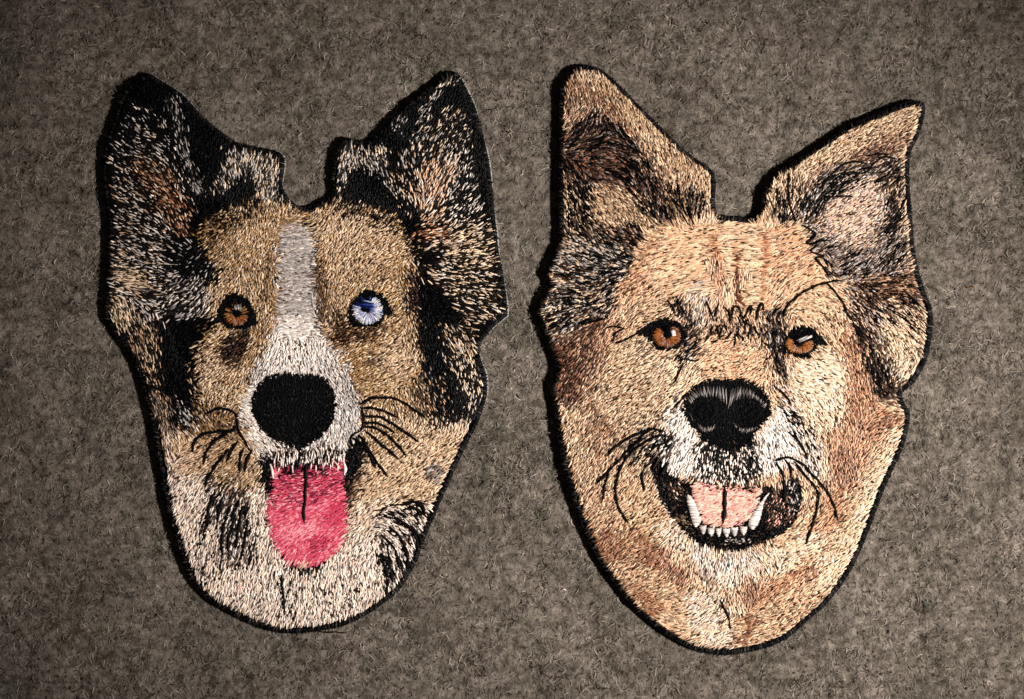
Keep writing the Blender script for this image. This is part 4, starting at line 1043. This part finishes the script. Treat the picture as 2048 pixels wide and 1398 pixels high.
def hair_field(parent, pts, n, L, wd, z, guides, s='K8 D1', noise=.22):
    m = full_mask(pts) & (erode(IN1, 8) | erode(IN2, 8))
    ys, xs = np.nonzero(m)
    i = rng.integers(0, len(xs), n)
    x = xs[i] * CELL + rng.random(n) * 2; y = ys[i] * CELL + rng.random(n) * 2
    a = direction_at(guides, x, y) + rng.normal(0, noise, n)
    return x, y, a, L * rng.uniform(.6, 1.3, n), np.full(n, wd), cols(s, n)
FLD = [([(1130,265),(1190,225),(1240,255),(1285,300),(1320,370),(1335,430),(1290,440),(1250,380),(1130,350)], 190, 24), ([(1122,340),(1185,370),(1190,440),(1160,480),(1120,480)], 70, 24),
 ([(1325,370),(1415,380),(1415,425),(1330,440)], 45, 26), ([(1160,450),(1290,450),(1280,500),(1160,490)], 50, 18), ([(1100,505),(1270,505),(1210,640),(1100,660),(1080,625)], 150, 22),
 ([(1600,400),(1660,340),(1700,340),(1650,420),(1610,450)], 40, 22), ([(1770,320),(1815,310),(1815,540),(1780,520),(1770,430)], 60, 22), ([(1640,350),(1790,320),(1770,370),(1650,400)], 35, 22), ([(1620,460),(1700,500),(1810,500),(1815,550),(1660,560)], 60, 18),
 ([(1545,380),(1605,370),(1600,440),(1535,435)], 26, 22), ([(1700,570),(1840,550),(1858,640),(1840,680),(1760,640),(1740,760),(1715,690)], 120, 22), ([(1740,700),(1780,740),(1790,800),(1750,790)], 30, 20),
 ([(1540,620),(1575,610),(1575,770),(1550,770)], 40, 16), ([(1400,885),(1510,885),(1520,960),(1400,960)], 60, 16), ([(1545,800),(1640,850),(1640,940),(1560,830)], 35, 14), ([(1240,860),(1345,850),(1345,930),(1260,930)], 45, 20), ([(1370,650),(1400,650),(1400,720),(1350,720)], 30, 12), ([(1410,640),(1540,640),(1520,680),(1420,685)], 26, 12)]
X = [hair_field(P2, p, int(n * 1.25), L * 1.6, 3.0, Z2, G2, 'K8 D1', .16) for p, n, L in FLD]
X = [np.concatenate([q[i] for q in X]) for i in range(6)]
o = stitch_mesh('hair_stitches', X[0], X[1], X[2], X[3], X[4], Z2 + 7 + rng.random(len(X[0])) * 1.5, 1.6, X[5], M_BLACK, P2)
o['kind'] = 'stuff'; o['label'] = 'dark hair stitches laid over ears and tufts'
o1, _ = border(P2, S2, 3, Z2 + 2.0, 6.5, 3.0, 15)

# pale fleck stitches that follow the left patch's ears
FL1 = [([(255,210),(345,260),(395,400),(370,450),(240,340)], 34, 16), ([(225,460),(330,490),(320,640),(230,640)], 40, 14), ([(850,220),(930,215),(950,400),(960,430),(880,420),(800,380)], 40, 14), ([(860,460),(985,440),(1000,620),(950,650),(870,560)], 60, 16), ([(905,660),(955,690),(962,790),(940,840)], 24, 18)]
X = [hair_field(P1, p, n, L, 2.2, Z1, G1, 'c2 l3 w4') for p, n, L in FL1]
X += [hair_field(P1, p, n, L, 3.4, Z1, G1, 'K9 D1', .14) for p, n, L in [([(405,960),(500,970),(520,1120),(440,1150),(400,1080)], 60, 44), ([(760,1010),(850,1000),(835,1110),(780,1180),(755,1100)], 60, 46), ([(395,640),(430,640),(400,760),(395,800),(375,780)], 40, 22), ([(540,1150),(600,1150),(600,1245),(550,1240)], 16, 24), ([(640,1170),(760,1150),(740,1215),(650,1240)], 26, 18), ([(360,1080),(430,1080),(440,1190),(400,1180)], 18, 22), ([(660,400),(810,440),(800,470),(670,430)], 50, 16), ([(430,400),(520,395),(500,440),(410,490)], 50, 16)]]
X = [np.concatenate([q[i] for q in X]) for i in range(6)]
o = stitch_mesh('fleck_stitches', X[0], X[1], X[2], X[3], X[4], Z1 + 6.5 + rng.random(len(X[0])) * 1.5, 1.6, X[5], M_THREAD, P1)
o['kind'] = 'stuff'; o['label'] = 'pale and dark hair stitches laid over ears, ruffs and chest'

# ================================================================== felt fuzz and lint
def fibres(name, n, parent, mask_out, pal, Lr, wr, zr):
    x = rng.uniform(-180, 2230, n); y = rng.uniform(-180, 1580, n)
    inside = (x > 0) & (x < 2047) & (y > 0) & (y < 1397)
    hid = np.zeros(n, bool)
    hid[inside] = at(mask_out, x[inside], y[inside])
    x, y = x[~hid], y[~hid]
    n = len(x)
    L = rng.uniform(*Lr, n); a0 = rng.uniform(0, 2 * np.pi, n); curl = rng.normal(0, 0.9, n)
    w = rng.uniform(*wr, n)
    k = 5
    px = x.copy(); py = y.copy()
    V = []
    zz = rng.uniform(*zr, n)
    for i in range(k):
        t = i / (k - 1)
        ang = a0 + curl * (t - .5) * 2
        z = -2.5 + (zz + 2.5) * math.sin(math.pi * (0.12 + 0.76 * t))
        ww = w * (0.6 + 0.4 * math.sin(math.pi * t))
        ox, oy = -np.sin(ang) * ww / 2, np.cos(ang) * ww / 2
        V.append(np.stack([px + ox, py + oy, z], -1)); V.append(np.stack([px - ox, py - oy, z + .4 * ww], -1))
        px = px + np.cos(ang) * L / (k - 1); py = py + np.sin(ang) * L / (k - 1)
    V = np.stack(V, 1)                      # n, 2k, 3
    co = np.stack([(V[..., 0] - 1024) * PX, (699 - V[..., 1]) * PX, V[..., 2] * PX], -1).reshape(-1, 3)
    f = []
    for i in range(k - 1):
        f.append([2 * i, 2 * i + 1, 2 * i + 3, 2 * i + 2])
    q = ((np.arange(n) * 2 * k)[:, None, None] + np.array(f)[None]).reshape(-1, 4)
    pal = np.array([lin(c_) for c_ in pal])
    c = pal[rng.integers(0, len(pal), n)] * rng.normal(1, .12, (n, 1)).clip(.6, 1.4)
    o = make_mesh(name, co, q, M_FIBRE, parent, np.repeat(c, 2 * k, 0))
    o['kind'] = 'stuff'
    return o

M_FIBRE = thread_mat('wool_fibre', 0.8, 0.15)
_nt = M_FIBRE.node_tree
_at = [n_ for n_ in _nt.nodes if n_.type == 'ATTRIBUTE'][0]
_tc = _nt.nodes.new('ShaderNodeTexCoord')
_nz = _nt.nodes.new('ShaderNodeTexNoise'); _nz.inputs['Scale'].default_value = 430; _nz.inputs['Detail'].default_value = 6; _nz.inputs['Roughness'].default_value = 0.62
_rp = _nt.nodes.new('ShaderNodeValToRGB')
_rp.color_ramp.elements[0].position = .36; _rp.color_ramp.elements[0].color = (.5, .48, .44, 1)
_rp.color_ramp.elements[1].position = .62; _rp.color_ramp.elements[1].color = (1.15, 1.12, 1.1, 1)
_mx = _nt.nodes.new('ShaderNodeMix'); _mx.data_type = 'RGBA'; _mx.blend_type = 'MULTIPLY'; _mx.inputs[0].default_value = 1
_nt.links.new(_tc.outputs['Object'], _nz.inputs['Vector']); _nt.links.new(_nz.outputs['Fac'], _rp.inputs['Fac'])
_nt.links.new(_at.outputs['Color'], _mx.inputs[6]); _nt.links.new(_rp.outputs['Color'], _mx.inputs[7])
_n6 = _nt.nodes.new('ShaderNodeTexNoise'); _n6.inputs['Scale'].default_value = 75; _n6.inputs['Detail'].default_value = 3; _n6.inputs['Roughness'].default_value = 0.5
_r6 = _nt.nodes.new('ShaderNodeValToRGB')
_r6.color_ramp.elements[0].position = .36; _r6.color_ramp.elements[0].color = (.86, .85, .83, 1)
_r6.color_ramp.elements[1].position = .64; _r6.color_ramp.elements[1].color = (1.26, 1.24, 1.24, 1)
_m6 = _nt.nodes.new('ShaderNodeMix'); _m6.data_type = 'RGBA'; _m6.blend_type = 'MULTIPLY'; _m6.inputs[0].default_value = 1
_nt.links.new(_tc.outputs['Object'], _n6.inputs['Vector']); _nt.links.new(_n6.outputs['Fac'], _r6.inputs['Fac'])
_nt.links.new(_mx.outputs[2], _m6.inputs[6]); _nt.links.new(_r6.outputs['Color'], _m6.inputs[7])
_nt.links.new(_m6.outputs[2], _nt.nodes['Principled BSDF'].inputs['Base Color'])
OUTM = erode(IN1 | IN2, 5)
fibres('felt_fibres', 120000, felt, OUTM, [(118,110,102),(104,97,89),(140,131,122),(82,76,69),(110,106,95),(160,150,139),(40,34,30),(122,112,106)], (5, 21), (0.6, 1.2), (-1.5, 2.2))['label'] = 'short curled wool fibres of the felt'

def lint(pts, w, col, label):
    o = rope_mesh('lint_fibre', pts, w, 4.0, lin(col), M_FIBRE, None, wob=.3, step=2)
    o['label'] = label; o['category'] = 'lint'
lint([(184,13),(190,12),(200,14)], 2.4, (190,175,150), 'single pale lint fibre on dark felt beyond the black eared patch')
lint([(1330,30),(1333,34),(1338,36)], 2.4, (215,200,175), 'tiny pale lint curl beyond the upright tan ear')
lint([(1846,1200),(1851,1208),(1858,1219)], 3.4, (84,100,94), 'short turquoise lint fibre on the felt beside a dark one')
lint([(1835,1183),(1838,1192),(1841,1204),(1836,1217)], 3.4, (84,72,63), 'short dark lint fibre on the felt beside turquoise one')
lint([(1125,1180),(1129,1178),(1132,1181)], 3.2, (235,225,210), 'white lint speck on the felt below the rust cheek')
lint([(1932,571),(1938,576),(1945,574)], 3.0, (120,84,52), 'brown lint speck on the felt beside the tufted cheek')
